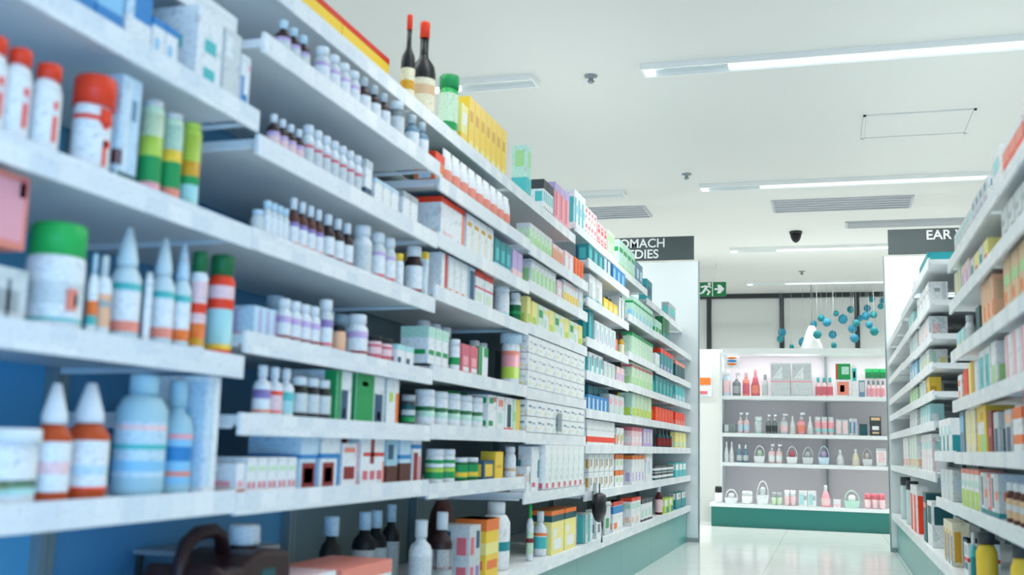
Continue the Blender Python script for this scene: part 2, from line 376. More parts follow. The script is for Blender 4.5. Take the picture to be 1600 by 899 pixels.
RB = [2.25, 3.13, 4.06, 4.79, 5.72, 6.60, 7.36, YP-0.003]
RIGHT = {
 1: dict(T=1.372, S2=1.222, S3=1.046, S4=0.873, S5=0.695, S6=0.518, B=0.272),
 2: dict(T=1.372, S2=1.222, S3=1.046, S4=0.873, S5=0.695, S6=0.518, B=0.272),
 3: dict(S5=0.70, S6=0.515, B=0.272),
 4: dict(T=1.52, S2=1.345, S3=1.20, S4=1.075, S5=0.955, S6=0.827, S7=0.612, B=0.272),
 5: dict(T=1.50, S2=1.350, S3=1.21, S4=1.072, S5=0.957, S6=0.828, S7=0.610, B=0.272),
 6: dict(T=1.48, S2=1.350, S3=1.22, S4=1.072, S5=0.957, S6=0.828, S7=0.610, B=0.272),
 7: dict(T=1.48, S2=1.350, S3=1.22, S4=1.072, S5=0.957, S6=0.828, S7=0.610, B=0.272)}
ORD = ['zeroth', 'first', 'second', 'third', 'fourth', 'fifth', 'sixth', 'seventh', 'eighth', 'ninth', 'tenth', 'eleventh', 'twelfth',
       'thirteenth', 'fourteenth', 'fifteenth', 'sixteenth']
def rack_bay(side, k, y0, y1, shelves):
    s = 1 if side == 'L' else -1           # inward direction of the aisle
    xf = XL if side == 'L' else XR
    t = empty('rack_bay', (xf - s*0.20, (y0+y1)/2, 0))
    ox, oy = t.location.x, t.location.y
    zt = max(shelves.values()) + 0.01
    y0b, y1b = y0+0.001, y1-0.001
    def B(name, xa, xb, ya, yb, za, zb, m, parent=t):
        xa, xb = min(xa, xb)-ox, max(xa, xb)-ox
        if parent is not t: pass
        return bx(name, xa, xb, ya-oy, yb-oy, za, zb, m, parent)
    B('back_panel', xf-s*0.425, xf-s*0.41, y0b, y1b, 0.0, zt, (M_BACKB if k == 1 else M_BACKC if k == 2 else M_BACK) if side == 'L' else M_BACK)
    for yy in (y0b, y1b-0.018):
        B('upright', xf-s*0.41, xf-s*0.385, yy, yy+0.018, 0.0, zt, M_PEDGE)
    kk = B('plinth', xf-s*0.41, xf-s*0.03, y0b, y1b, 0.0, 0.225, M_KICK)
    for name, z in shelves.items():
        back = xf-s*0.385 if name != 'B' else xf-s*0.41
        f = xf-s*0.06 if name in ('T', 'S0') and side == 'L' else xf
        lip = 0.045 if name == 'B' else 0.04
        sh = B('shelf', f-s*0.008, back, y0b+0.019 if name != 'B' else y0b, y1b-0.019 if name != 'B' else y1b, z-0.022, z-0.004, M_SHELF)
        B('price_strip', f, f-s*0.008, y0b, y1b, z-lip, z, M_STRIP, sh)
        if name != 'B':
            for yy in (y0b, y1b-0.006):
                bb = MB()
                pts = [(f-s*0.02-ox, z-0.022), (back-ox, z-0.022), (back-ox, z-0.034), (back+s*0.05-ox, z-0.034), (f-s*0.02-ox, z-0.028)]
                bb.prism(pts, 'y', yy-oy, yy+0.006-oy, M_SHELF); bb.build('bracket', sh)
    return t
for k in range(1, 9):
    t = rack_bay('L', k, LB[k-1], LB[k], LEFT[k])
    tag(t, f'white steel shelf bay with teal plinth, {ORD[k]} along left side counting from camera', 'shelf rack', 'shelf bays of the left rack')
for k in range(1, 8):
    t = rack_bay('R', k, RB[k-1], RB[k], RIGHT[k])
    tag(t, f'white steel shelf bay with teal plinth, {ORD[k]} along right side counting from camera', 'shelf rack', 'shelf bays of the right rack')

# back display
DY, DX0, DX1 = 10.12, -0.955, 0.98
DISP = dict(S1=1.19, S2=0.845, S3=0.575, B=0.205)
dsp = empty('cosmetics_display', (0, DY, 0))
bx('back_board', DX0, DX1, 0.34, 0.36, 0, 1.60, M_DISPB, dsp)
bx('plinth', -1.04, DX1, -0.17, 0.33, 0, 0.175, M_KICKD, dsp)
bx('deck', -1.055, DX1, -0.185, 0.34, 0.175, 0.205, M_SHELF, dsp)
for n_ in ('S1', 'S2', 'S3'):
    z = DISP[n_]; bx('shelf', DX0, DX1, 0, 0.34, z-0.035, z, M_SHELF, dsp, 0.002)
bx('canopy', DX0, DX1, 0.03, 0.36, 1.58, 1.635, M_FRAME, dsp)
for xx in (DX0-0.02, -0.03, DX1):
    bx('upright', xx, xx+0.02, 0.30 if abs(xx+0.03) < 0.01 else 0.0, 0.34, 0.205, 1.60, M_PEDGE if abs(xx+0.03) < 0.01 else M_SHELF, dsp)
tag(dsp, 'white wall display with three shelves and dark teal plinth at aisle end', 'display shelf')

# ------------------------------------------------------------------ product builders: local x along the shelf, front face at local y=0, going back to +y
def carton(w, d, h, base, prints=(), top=None, name='carton', bevel=0.0):
    """prints: (u0, v0, u1, v1, colour) on the front face; full width ones go all round"""
    b = MB(); b.box(-w/2, w/2, 0, d, 0, h, base)
    e = 0.0006
    for p in prints:
        u0, v0, u1, v1, c = p
        x0, x1, z0, z1 = -w/2+u0*w, -w/2+u1*w, v0*h, v1*h
        if u0 <= 0 and u1 >= 1:
            b.box(-w/2-e, w/2+e, -e, d+e, max(z0, 0.001), min(z1, h+e), c)
        else:
            b.box(max(x0, -w/2+0.0005), min(x1, w/2-0.0005), -e, 0.001, max(z0, 0.0005), min(z1, h-0.0005), c)
            # the same print on the two sides
            y0, y1 = d*(1-u1) if False else d*u0, d*u1
            for sx in (-1, 1):
                xa = sx*w/2
                b.box(min(xa-sx*0.001, xa+sx*e), max(xa-sx*0.001, xa+sx*e), max(y0, 0.001), min(y1, d-0.001), max(z0, 0.0005), min(z1, h-0.0005), c)
    if top: b.box(-w/2, w/2, 0, d, h, h+0.0012, top)
    return b.build(name)
PROF = {
 # body outline (r, z), cap (r0, z0, r1, z1)
 'med':   ([(.47, 0), (.5, .03), (.5, .58), (.42, .66), (.22, .72), (.22, .78)], (.27, .77, .27, 1.0), (.08, .52)),
 'pill':  ([(.47, 0), (.5, .03), (.5, .66), (.40, .74), (.36, .76), (.36, .8)], (.41, .79, .40, 1.0), (.1, .60)),
 'jar':   ([(.47, 0), (.5, .03), (.5, .74), (.45, .80), (.45, .82)], (.49, .80, .48, 1.0), (.12, .68)),
 'wine':  ([(.46, 0), (.5, .02), (.5, .48), (.44, .56), (.2, .64), (.17, .68), (.17, .86)], (.2, .84, .2, 1.0), (.1, .42)),
 'can':   ([(.48, 0), (.5, .02), (.5, .74), (.40, .79), (.40, .81)], (.43, .79, .41, 1.0), (.06, .70)),
 'bigcap':([(.48, 0), (.5, .02), (.5, .66), (.46, .70)], (.49, .69, .46, 1.0), (.08, .58)),
 'slimcan':([(.48, 0), (.5, .02), (.5, .88), (.40, .94)], (.42, .93, .38, 1.0), (.04, .86)),
 'spray': ([(.47, 0), (.5, .03), (.5, .54), (.36, .62), (.24, .66)], (.34, .65, .12, 1.0), (.08, .50)),
 'squeeze':([(.44, 0), (.5, .04), (.5, .60), (.40, .70), (.20, .76)], (.22, .75, .20, 1.0), (.12, .52)),
 'round': ([(.45, 0), (.5, .03), (.5, .70), (.40, .80), (.28, .83), (.28, .84)], (.36, .83, .30, 1.0), (.05, .66)),
 'jug':   ([(.46, 0), (.5, .05), (.5, .70), (.38, .80), (.2, .84)], (.25, .83, .25, 1.0), (.15, .6)),
 'cone':  ([(.48, 0), (.5, .04), (.44, .4), (.28, .66), (.16, .76)], (.17, .75, .15, 1.0), (.1, .4)),
 'tube':  ([(.5, 0), (.48, .05), (.40, .18), (.40, .2)], (.42, .0, .42, .001), (.3, .7)),
}
def bottle(w, d, h, kind, body, cap, label=None, stripes=(), seg=16, name='medicine_bottle', parts=True):
    prof, c, lz = PROF[kind]; sy_ = d/w
    cap = 'capwhite' if cap == 'white' else cap
    b = MB(); b.lathe([(r*w, z*h) for r, z in prof], body, seg, 0, d/2, 1, sy_)
    o = b.build(name) if parts else None
    cb = b if not parts else MB()
    cb.lathe([(c[0]*w, c[1]*h), (c[0]*w, (c[1]+(c[3]-c[1])*0.9)*h if c[2] > c[0]*0.8 else c[1]*h+0.2*(c[3]-c[1])*h), (c[2]*w*0.94, c[3]*h)], cap, seg, 0, d/2, 1, sy_ if d > w*0.8 else 1)
    lb = b if not parts else MB()
    if label:
        z0, z1 = lz; r = 0.505*w
        zz = sorted(stripes)
        ring = [(r, z0*h, label)]
        for (a, e_, col) in zz:
            za, ze = z0+(z1-z0)*a, z0+(z1-z0)*e_
            ring += [(r, za*h, col), (r, ze*h, label)]
        ring.append((r, z1*h))
        lb.lathe(ring, label, seg, 0, d/2, 1, sy_, bottom=False, top=False)
    if parts:
        cb.build('cap', o)
        if label: lb.build('label', o)
        return o
    return b.build(name)
def pump(w, d, h, body, cap, label=None, name='pump_bottle', seg=12, parts=True):
    cap = 'capwhite' if cap == 'white' else cap
    b = MB(); b.lathe([(.46*w, 0), (.5*w, .03*h), (.5*w, .54*h), (.38*w, .62*h), (.16*w, .66*h), (.16*w, .70*h)], body, seg, 0, d/2, 1, d/w)
    if label: b.lathe([(.505*w, .1*h), (.505*w, .42*h)], label, seg, 0, d/2, 1, d/w, bottom=False, top=False)
    o = b.build(name)
    c = MB(); c.lathe([(.2*w, .68*h), (.2*w, .76*h), (.07*w, .77*h), (.07*w, .9*h)], cap, seg, 0, d/2); c.box(-.12*w, .42*w, d/2-.1*w, d/2+.1*w, .9*h, h, cap)
    c.build('pump_head', o); return o
def pouch(w, d, h, base, prints=(), name='sealed_pouch'):
    """hanging or standing flat pack with crimped top and a bulging belly"""
    b = MB(); n = 7
    zs = [0, .06, .25, .5, .75, .92, 1.0]; th = [.25, .5, 1, 1, .75, .2, .08]; ws = [.96, 1, .98, .97, .98, 1, 1]
    base_i = len(b.v)
    for z, t_, w_ in zip(zs, th, ws):
        for (x, y) in ((-.5, 0), (-.25, -.42), (.25, -.42), (.5, 0), (.25, .42), (-.25, .42)):
            b.v.append((x*w*w_, d/2+y*d*t_, z*h))
    for j in range(n-1):
        z = (zs[j]+zs[j+1])/2; c = base
        for p in prints:
            if p[1] <= z <= p[3]: c = p[4]
        for i in range(6):
            i2 = (i+1) % 6
            b.f.append((base_i+j*6+i, base_i+j*6+i2, base_i+(j+1)*6+i2, base_i+(j+1)*6+i)); b.mi.append(b.mid(c)); b.sm.append(True)
    for j in (0, n-1):
        b.f.append(tuple(base_i+j*6+i for i in range(6))); b.mi.append(b.mid(base)); b.sm.append(False)
    return b.build(name)
def dish(w, d, h, base, acc=None, name='cosmetic_jar'):
    b = MB(); b.lathe([(.42*w, 0), (.5*w, .12*h), (.5*w, .6*h), (.46*w, .62*h)], base, 14, 0, d/2, 1, d/w)
    o = b.build(name)
    c = MB(); c.lathe([(.5*w, .62*h), (.5*w, .9*h), (.42*w, h)], acc or base, 14, 0, d/2, 1, d/w); c.build('lid', o); return o
def arch(w, d, h, base, acc=None, name='gift_basket'):
    """small basket gift set: tray, arched handle, round jar inside"""
    b = MB(); b.prism([(-.4*w, 0), (.4*w, 0), (.5*w, .38*h), (-.5*w, .38*h)], 'y', 0, d, base)
    o = b.build(name)
    c = MB(); c.tube([(.46*w*math.cos(a*math.pi/10), d/2, .36*h+.6*h*math.sin(a*math.pi/10)) for a in range(11)], 0.05*w, base, 6); c.build('handle', o)
    c = MB(); c.lathe([(.2*w, .38*h), (.24*w, .42*h), (.24*w, .62*h), (.14*w, .72*h)], acc or 'pink', 10, 0, d/2); c.build('jar', o)
    return o

def mark(o, boxes, w, name='emblem', y=-0.0012):
    # small printed marks standing proud on the front of a round body: (x0, z0, x1, z1, colour)
    b = MB()
    for x0, z0, x1, z1, c in boxes: b.box(x0, x1, y, w*.06, z0, z1, c)
    b.build(name, o); return o
def copy_tree(o, parent=None):
    c = o.copy(); COL.objects.link(c)
    if parent: c.parent = parent
    for ch in [x for x in o.children]: copy_tree(ch, c)
    return c

def solve_y(px, X, z):
    lo, hi = 0.3, 12.0; inc = X < 0
    for _ in range(40):
        mid = (lo+hi)/2; v = proj((X, mid, z))[0]
        if (v < px) == inc: lo = mid
        else: hi = mid
    return (lo+hi)/2
def solve_x(px, Y, z):
    lo, hi = -3, 3
    for _ in range(40):
        mid = (lo+hi)/2
        if proj((mid, Y, z))[0] < px: lo = mid
        else: hi = mid
    return (lo+hi)/2
NAMES = {'T': 'top shelf', 'S0': 'top shelf', 'B': 'base shelf'}
def shelf_word(shelves, key):
    if key == 'T' or key == 'S0': return 'top shelf'
    if key == 'B': return 'base shelf'
    ks = sorted([k for k in shelves if k not in ('B',)], key=lambda k: -shelves[k])
    i = ks.index(key)
    return 'shelf ' + ['one', 'two', 'three', 'four', 'five', 'six', 'seven', 'eight', 'nine'][i]
NUM = ['zero', 'one', 'two', 'three', 'four', 'five', 'six', 'seven', 'eight', 'nine', 'ten']
CATS = dict(carton='box', medicine_bottle='bottle', pill_bottle='bottle', aerosol_can='can', tub='tub', jar='jar', spray_bottle='bottle',
            sealed_pouch='packet', pump_bottle='bottle', cosmetic_jar='jar', gift_basket='gift set', plastic_jug='bottle')
ROWLOG = []
TAKEN = {}
ROUND = ('bottle', 'pump', 'cone', 'dish')
def row(rack, shelf, pa, pb, n, hpx, maker, desc, dep=None, inset=0.02, fill=0.92, layers=1, zo=0.0, styles=None, hh=None, rnd=None, wf=1.0, sd=False):
    """a row of n like things on one shelf between two picture columns; maker(w, d, h, i) builds one"""
    rnd = (dep is None) if rnd is None else rnd
    s = 1
    if rack == 'D':
        shelves = DISP; Y = DY + inset + (0 if shelf != 'B' else -0.17); z = shelves[shelf] + zo + 0.001
        a, b_ = solve_x(pa, Y, z), solve_x(pb, Y, z)
        mid = Vector(((a+b_)/2, Y, z)); place = {'S1': 'aisle-end display upper shelf', 'S2': 'aisle-end display middle shelf', 'S3': 'aisle-end display lower shelf', 'B': 'aisle-end display teal base'}[shelf]
        cap = 'from left'; deep = 0.28
        if shelf == 'S1' and zo > 0: mid.y = Y
    else:
        side, k = rack[0], int(rack[1]); shelves = (LEFT if side == 'L' else RIGHT)[k]; s = 1 if side == 'L' else -1
        back = (XL if side == 'L' else XR) - (s*0.06 if shelf in ('T', 'S0') and side == 'L' else 0)
        X = back - s*inset; z = shelves[shelf] + zo - 0.003 + (0.005 if inset < 0.01 else 0)
        Xm = X
        if rnd:
            for _ in range(3):
                a, b_ = solve_y(pa, Xm, z), solve_y(pb, Xm, z)
                q0, q1 = proj((Xm, (a+b_)/2, z)), proj((Xm, (a+b_)/2, z+0.1)); S = (q0[1]-q1[1])/0.1
                w_est = min(abs(b_-a)/n*fill, wf*(1.18 if n == 1 else 1.55)*abs(pb-pa)/n/S)
                Xm = X - s*w_est/2
        a, b_ = solve_y(pa, Xm - s*(dep if sd else 0), z), solve_y(pb, Xm, z)
        mid = Vector((X, (a+b_)/2, z)); place = ('left' if side == 'L' else 'right') + ' rack bay ' + NUM[k] + ' ' + shelf_word(shelves, shelf)
        cap = 'from camera'; deep = 0.36
    above = [v for v in shelves.values() if v > shelves[shelf]+0.01]
    gap = 9
    if above and rack != 'D':
        up = [q for q in shelves if shelves[q] == min(above)][0]
        gap = min(above) - (0.043 if up in ('T', 'S0') or inset < 0.012 else 0.037) - (shelves[shelf] + zo)
    if a > b_: a, b_ = b_, a
    p0, p1 = proj(mid), proj(mid + Vector((0, 0, 0.1))); S = (p0[1]-p1[1])/0.1
    h = hh or hpx/S
    if inset > 0.08 or shelf not in ('x',): h = min(h, gap)
    if layers > 1: h = h/layers - 0.0015
    if rnd and n == 1:
        wq = min(b_-a, wf*1.18*abs(pb-pa)/S); cq = (a+b_)/2; a, b_ = cq-wq*.54, cq+wq*.54
    w0 = b_-a
    if rack != 'D':
        bb = LB if side == 'L' else RB
        a, b_ = max(a, bb[k-1]+0.009), min(b_, bb[k]-0.009)
    d = dep if dep else min(w0/n*fill, 0.12)
    if rnd: d = min(w0/n*fill, wf*(1.18 if n == 1 else 1.55)*abs(pb-pa)/n/S)
    d = min(d, deep - max(inset, 0))
    box_ = (inset - 0.001, inset + d + 0.001, z, z + h*1.0)
    for (oa, ob, o0, o1, oz0, oz1) in TAKEN.get((rack, shelf), ()):       # keep clear of what already stands there
        if o0 < box_[1] and o1 > box_[0] and oz0 < box_[3]-0.002 and oz1 > box_[2]+0.002 and a < ob and b_ > oa:
            if (a+b_) > (oa+ob): a = ob+0.0015
            else: b_ = oa-0.0015
    frac = (b_-a)/w0
    if frac < 0.15 or b_-a < 0.013: print('SKIP', rack, shelf, desc, round(a, 3), round(b_, 3), round(frac, 2)); return []
    if frac < 0.8 and n > 1 and not styles: n = max(1, round(n*frac))
    TAKEN.setdefault((rack, shelf), []).append((a, b_) + box_)
    pitch = (b_-a)/n; w = pitch*fill
    if rnd: w = min(w, wf*(1.18 if n == 1 else 1.55)*abs(pb-pa)/n/S)
    if not dep: d = min(d, w)
    protos = {}
    out = []
    for i in range(n):
        for L_ in range(layers):
            st = i % (styles or 1)
            if st not in protos:
                o = maker(w, d, h, st); protos[st] = o
            else:
                o = copy_tree(protos[st])
            if o.name.startswith('carton'):
                o.name = 'slim_carton' if h > 1.9*min(w, d) else 'flat_carton' if h < 0.75*w else 'carton'
            c = a + pitch*(i+0.5)
            zz = z + L_*(h+0.0015)
            if rack == 'D': o.location = (c, Y, zz)
            else:
                o.location = (X, c, zz)
                o.rotation_euler = (0, 0, math.pi/2 if side == 'L' else -math.pi/2)
            ds = desc if isinstance(desc, str) else desc[st]
            kindn = o.name.split('.')[0]
            nn = n if isinstance(desc, str) else len([q for q in range(n) if q % styles == st])
            ix = (i if isinstance(desc, str) else i//styles) + 1
            lay = '' if layers == 1 else (['lower', 'upper'][L_] if layers == 2 else ['lowest', 'middle', 'upper', 'topmost'][L_]) + ' '
            if nn*layers == 1: lab = f'{ds}, {place}'
            elif nn == 1: lab = f'{lay}{ds}, {place}'
            elif nn == 2 and layers == 1: lab = f'{["nearer", "farther"][ix-1] if rack != "D" else ["left", "right"][ix-1]} {ds}, {place}'
            else: lab = f'{lay}{ds}, {ORD[ix]} {cap}, {place}'
            tag(o, lab, CATS.get(kindn, 'box' if 'carton' in kindn else kindn.replace('_', ' ')), (ds + ' on ' + place) if n*layers > 1 else None)
            if len(lab.split()) > 16: ROWLOG.append(lab)
            out.append(o)
    return out
# maker shorthands
def C(base, *prints, top=None): return lambda w, d, h, i: carton(w, d, h, base, prints, top)
def CC(*specs): return lambda w, d, h, i: carton(w, d, h, specs[i][0], specs[i][1:])
def BT(kind, body, cap, label=None, *stripes, name='medicine_bottle', flat=1.0, parts=True, seg=16):
    return lambda w, d, h, i: bottle(w, min(d, w)*flat, h, kind, body, cap, label, stripes, seg, name, parts)
def BB(*specs, name='medicine_bottle', seg=14, parts=True):
    return lambda w, d, h, i: bottle(w, w, h, specs[i][0], specs[i][1], specs[i][2], specs[i][3], specs[i][4:], seg, name, parts)
def PO(base, *prints): return lambda w, d, h, i: pouch(w, d, h, base, prints)
def PU(body, cap, label=None): return lambda w, d, h, i: pump(w, min(w, d), h, body, cap, label)

# ---- left rack, bay one (nearest)
row('L1','S1',100,190,2,150, C('skyblue',(0,0,1,.22,'blue'),(.2,.5,.8,.9,'paleblue')),'tall sky blue carton with darker base',dep=.16,hh=.17)
row('L1','S1',193,234,1,150, C('paleblue',(0,.0,1,.3,'white'),(.3,.3,1,.8,'blue')),'white carton with blue panel',dep=.14,hh=.15)
row('L1','S1',236,276,2,60, C('white',(0,.8,1,1,'blue'),(.2,.2,.5,.5,'skyblue')),'small white carton with blue top',dep=.10)
row('L1','S1',302,344,1,118, C('white',(.3,.45,.75,.62,'turquoise'),(.3,.1,.75,.25,'turquoise')),'tall white carton with aqua marks',dep=.10)
row('L1','S1',345,372,1,108, C('offwhite',(.1,.6,.5,.9,'white')),'plain white carton',dep=.10)
row('L1','S1',373,412,1,82, C('white',(.08,.1,.35,.6,'blue'),(.35,.1,.8,.28,'blue'),(.8,.75,.95,.85,'pink')),'white carton with blue boot mark',dep=.14)
row('L1','S2',-28,52,2,150, lambda w,d,h,i: mark(bottle(w,w*.7,h,'round','white','brightred','white',(),20,'medicine_bottle'),[(-w*.07,h*.16,w*.07,h*.42,'brightred'),(-w*.07,h*.50,w*.07,h*.58,'brightred'),(w*.12,h*.2,w*.2,h*.6,'palepink')],w),'white squeeze bottle with round red cap',dep=.05,inset=.015)
row('L1','S2',60,100,1,142, lambda w,d,h,i: mark(bottle(w,w*.7,h,'round','white','brightred','white',(),20,'medicine_bottle'),[(-w*.07,h*.14,w*.07,h*.42,'brightred'),(-w*.07,h*.50,w*.07,h*.58,'brightred')],w),'smaller white squeeze bottle with red cap',dep=.05,inset=.015)
row('L1','S2',104,158,1,152, lambda w,d,h,i: mark(bottle(w,w*.8,h,'bigcap','white','brightred','white',((.9,1,'brightred'),),20,'aerosol_can'),[(-w*.20,h*.50,w*.16,h*.66,'brightred'),(-w*.12,h*.46,w*.05,h*.52,'brightred'),(-w*.06,h*.08,w*.05,h*.34,'brightred'),(-w*.06,h*.28,w*.16,h*.35,'brightred')],w*1.6),'wide white can with large red cap',inset=.015)
row('L1','S2',161,211,1,168, C('paleblue',(.05,.0,1,.1,'darkteal'),(.3,.1,.4,.95,'white'),(.0,.16,.2,.3,'maroon'),(.55,.6,.8,.8,'slate')),'tall pale blue carton with teal base',dep=.06)
row('L1','S2',214,244,1,150, BT('slimcan','palegreen','offwhite','green',(.45,.7,'lime'),(.7,1,'palegreen'),(0,.12,'pink'),name='aerosol_can'),'slim pale green spray can with yellow band, closest')
row('L1','S2',246,275,1,142, BT('slimcan','palegreen','offwhite','green',(.5,.66,'yellow'),(.66,1,'mint'),(0,.15,'salmon'),name='aerosol_can'),'slim mint green spray can in the middle')
row('L1','S2',276,304,1,138, BT('slimcan','lime','lime','green',(.42,.62,'mustard'),(.62,1,'lime'),(0,.3,'aqua'),name='aerosol_can'),'slim olive and green spray can with orange band')
row('L1','S2',306,350,2,16, CC(('mustard',(0,.5,1,1,'paleyellow')),('tan',(0,0,1,.4,'orange'))),['flat mustard carton','flat tan carton'],styles=2,dep=.1,inset=.08)
row('L1','S3',-30,40,1,85, C('offwhite',(.2,.2,.8,.6,'grey'),(.5,.0,.6,.8,'midgrey')),'small off-white carton under pink carton',dep=.10,inset=.03)
row('L1','S3',-30,40,1,150, C('salmon',(.1,.1,.9,.9,'pink'),(.75,.7,.95,.95,'rose')),'large pink carton resting on small one',dep=.09,inset=.03,zo=.098)
row('L1','S3',40,114,1,168, lambda w,d,h,i: mark(bottle(w,w,h,'bigcap','white','brightgreen','white',((.0,.06,'turquoise'),(.3,.72,'offwhite')),24,'aerosol_can'),[(-w*.22,h*.18,w*.0,h*.38,'salmon'),(-w*.08,h*.22,w*.0,h*.34,'brightred')],w*1.4),'wide white can with bright green cap',inset=.012)
row('L1','S3',118,142,1,128, BT('squeeze','white','paleblue','white',(.0,.3,'turquoise'),(.3,.75,'orange')),'slim white bottle with orange band and teal base')
row('L1','S3',143,166,1,128, BT('squeeze','white','offwhite','peach',(.6,.8,'grey')),'slim white bottle with peach label')
row('L1','S3',168,209,1,180, BT('spray','clear','clear','white',(0,.22,'salmon'),(.85,1,'turquoise'),name='spray_bottle'),'clear nozzle spray bottle beside slim white tube')
row('L1','S3',211,228,1,112, BT('slimcan','white','offwhite','white',name='medicine_bottle'),'slim plain white tube bottle')
row('L1','S3',230,263,1,172, BT('spray','clear','clear','white',(0,.22,'salmon'),(.85,1,'turquoise'),name='spray_bottle'),'clear nozzle spray bottle behind white tube')
row('L1','S3',264,290,1,168, BT('spray','clear','paleblue','white',(0,.25,'orange'),(.85,1,'turquoise'),name='spray_bottle'),'clear nozzle spray bottle beside green capped can')
row('L1','S3',291,315,1,158, BT('can','white','darkgreen','palepink',(0,.12,'mustard'),(.12,.35,'orange'),(.5,.66,'brightred'),name='aerosol_can'),'pale pink can with dark green cap and orange band')
row('L1','S3',317,357,1,158, BT('can','brightred','darkgreen','brightred',(0,.08,'yellow'),(.08,.62,'aqua'),(.78,.98,'palepink'),name='aerosol_can'),'red and aqua can with dark green cap',inset=.012)
row('L1','S4',-45,38,1,118, lambda w,d,h,i: bottle(w,w*.8,h,'jar','white','white','white',((0,.35,'aqua'),(.15,.3,'lightgreen')),20,'tub'),'rounded white tub with green patch at left frame edge',inset=.015)
row('L1','S4',42,96,1,186, BT('spray','orangebrown','white','white',(.35,.6,'palepink'),name='spray_bottle'),'amber spray bottle with white nozzle, nearer',inset=.015)
row('L1','S4',99,157,1,182, BT('spray','orangebrown','white','white',(0,.06,'brightred'),(.3,.5,'paleblue'),name='spray_bottle'),'orange spray bottle with white nozzle, farther',inset=.015)
row('L1','S4',164,242,1,190, lambda w,d,h,i: bottle(w,w*.8,h,'jug','clearblue','clearblue','paleblue',((.1,.3,'skyblue'),(.5,.6,'turquoise'),(.85,.95,'palepink')),24,'medicine_bottle'),'large clear blue bottle with round shoulders',inset=.015)
row('L1','S4',246,290,1,176, lambda w,d,h,i: bottle(w,w,h,'med','clearblue','clearblue','skyblue',((.15,.25,'salmon'),(.45,.75,'blue'),(.9,1,'pink')),20,'medicine_bottle'),'clear blue bottle with round blue emblem',inset=.03)
row('L1','S4',293,335,1,184, C('white',(.06,.05,.5,.95,'paleblue')),'tall plain white carton beside clear blue bottle',dep=.10)
# ---- left rack, bay two
row('L2','T',440,646,3,78, C('yellow',(0,.88,1,1,'red'),(.1,.3,.9,.6,'paleyellow')),'long yellow carton with red top edge',dep=.07,inset=.10,fill=.99)
row('L3','T',618,634,1,150, BT('wine','black','brightred','cream',(.3,.6,'mustard')),'dark slim bottle with red cap, nearer',wf=1.8,inset=.04)
row('L3','T',648,668,1,160, BT('wine','black','brightred','cream',(.5,.8,'tan')),'dark slim bottle with red cap, farther',wf=1.6,inset=.03)
row('L3','T',680,710,1,100, BT('can','brightgreen','green','palegreen',(.1,.3,'green'),flat=.8),'green bottle with pale label',inset=.02)
AM=('med','brown','white','white')
row('L2','S1',432,478,3,58, BT('med','darkbrown','paleblue','lilac',(.2,.8,'offwhite')),'small amber bottle with lilac label',fill=.9)
row('L2','S1',492,556,4,60, BT('pill','offwhite','white','white',(.0,.15,'rose'),(.8,1,'lilac'),name='pill_bottle'),'small white bottle with pink base',fill=.92)
row('L2','S1',557,604,3,60, BT('med','darkbrown','lightgrey','white',(.0,.2,'darkred')),'small brown bottle with grey cap',fill=.92)
row('L2','S1',606,628,1,62, BT('pill','midgrey','white','offwhite'),'small grey bottle with white cap')
row('L2','S1',634,664,2,58, BT('med','slate','offwhite','white',(.0,.2,'lilac')),'small blue-grey bottle with white label')
row('L2','S1',440,620,9,62, BT('med','darkbrown','paleblue','white'),'dark bottle standing in rear file',inset=.17,fill=.6)
row('L2','S2',418,470,4,56, BT('med','darkbrown','white','palepink',(.75,1,'lilac')),'small brown bottle with pale pink label',fill=.93)
row('L2','S2',471,560,7,66, BT('pill','white','white','offwhite',(.75,.9,'rose'),(0,.1,'rose'),name='pill_bottle'),'white bottle with red-edged label',fill=.93)
row('L2','S2',562,580,1,62, C('white',(0,0,1,.3,'navy'),(0,.8,1,1,'lightgrey')),'white carton with navy base',dep=.05)
row('L2','S2',584,622,3,40, C('white',(0,.0,1,.12,'rose'),(0,.85,1,1,'paleblue')),'squat white carton with pink base line',dep=.06)
row('L2','S2',628,652,2,44, C('white',(0,.0,1,.12,'rose'),(0,.8,1,1,'grey')),'squat white carton with grey top',dep=.06)
row('L2','S2',425,560,7,72, BT('med','darkbrown','white','white'),'brown bottle in rear file',inset=.18,fill=.6)
row('L2','S3',410,447,4,58, BT('pill','offwhite','paleblue','white',(0,.08,'rose'),(.0,.0,'lilac'),name='pill_bottle'),'white bottle with pale blue cap',fill=.95)
row('L2','S3',392,409,1,40, BT('pill','offwhite','paleblue','offwhite',name='pill_bottle'),'small white bottle beside green capped can')
row('L2','S3',448,500,4,78, BT('med','brown','white','white',(0,.1,'brightred'),(.8,1,'purple')),'brown bottle with purple-topped label',fill=.93)
row('L2','S3',501,546,3,74, BT('med','darkbrown','white','white',(0,.16,'darkred')),'dark bottle with dark red label base',fill=.93)
row('L2','S3',549,576,1,80, BT('pill','white','white','offwhite',name='pill_bottle'),'large plain white bottle')
row('L2','S3',578,612,2,76, BT('pill','offwhite','white','white',(0,.12,'rose'),(.85,1,'lilac'),name='pill_bottle'),'tall white bottle with lilac label edge')
row('L2','S3',614,628,1,56, BT('can','white','yellow','white',(0,.1,'rose'),name='pill_bottle'),'small white bottle with yellow cap')
row('L2','S3',632,656,1,78, BT('pill','darkbrown','white','white',(0,.08,'darkred'),name='pill_bottle'),'large dark brown bottle with wide white cap')
row('L2','S3',660,676,1,72, C('white',(0,0,1,.08,'teal'),(0,.85,1,1,'yellow'),(.1,.2,.4,.8,'paleblue')),'slim white carton with yellow top',dep=.06)
row('L2','S3',425,600,8,84, BT('pill','paleblue','white','paleblue',name='pill_bottle'),'pale bottle in rear file',inset=.18,fill=.6)
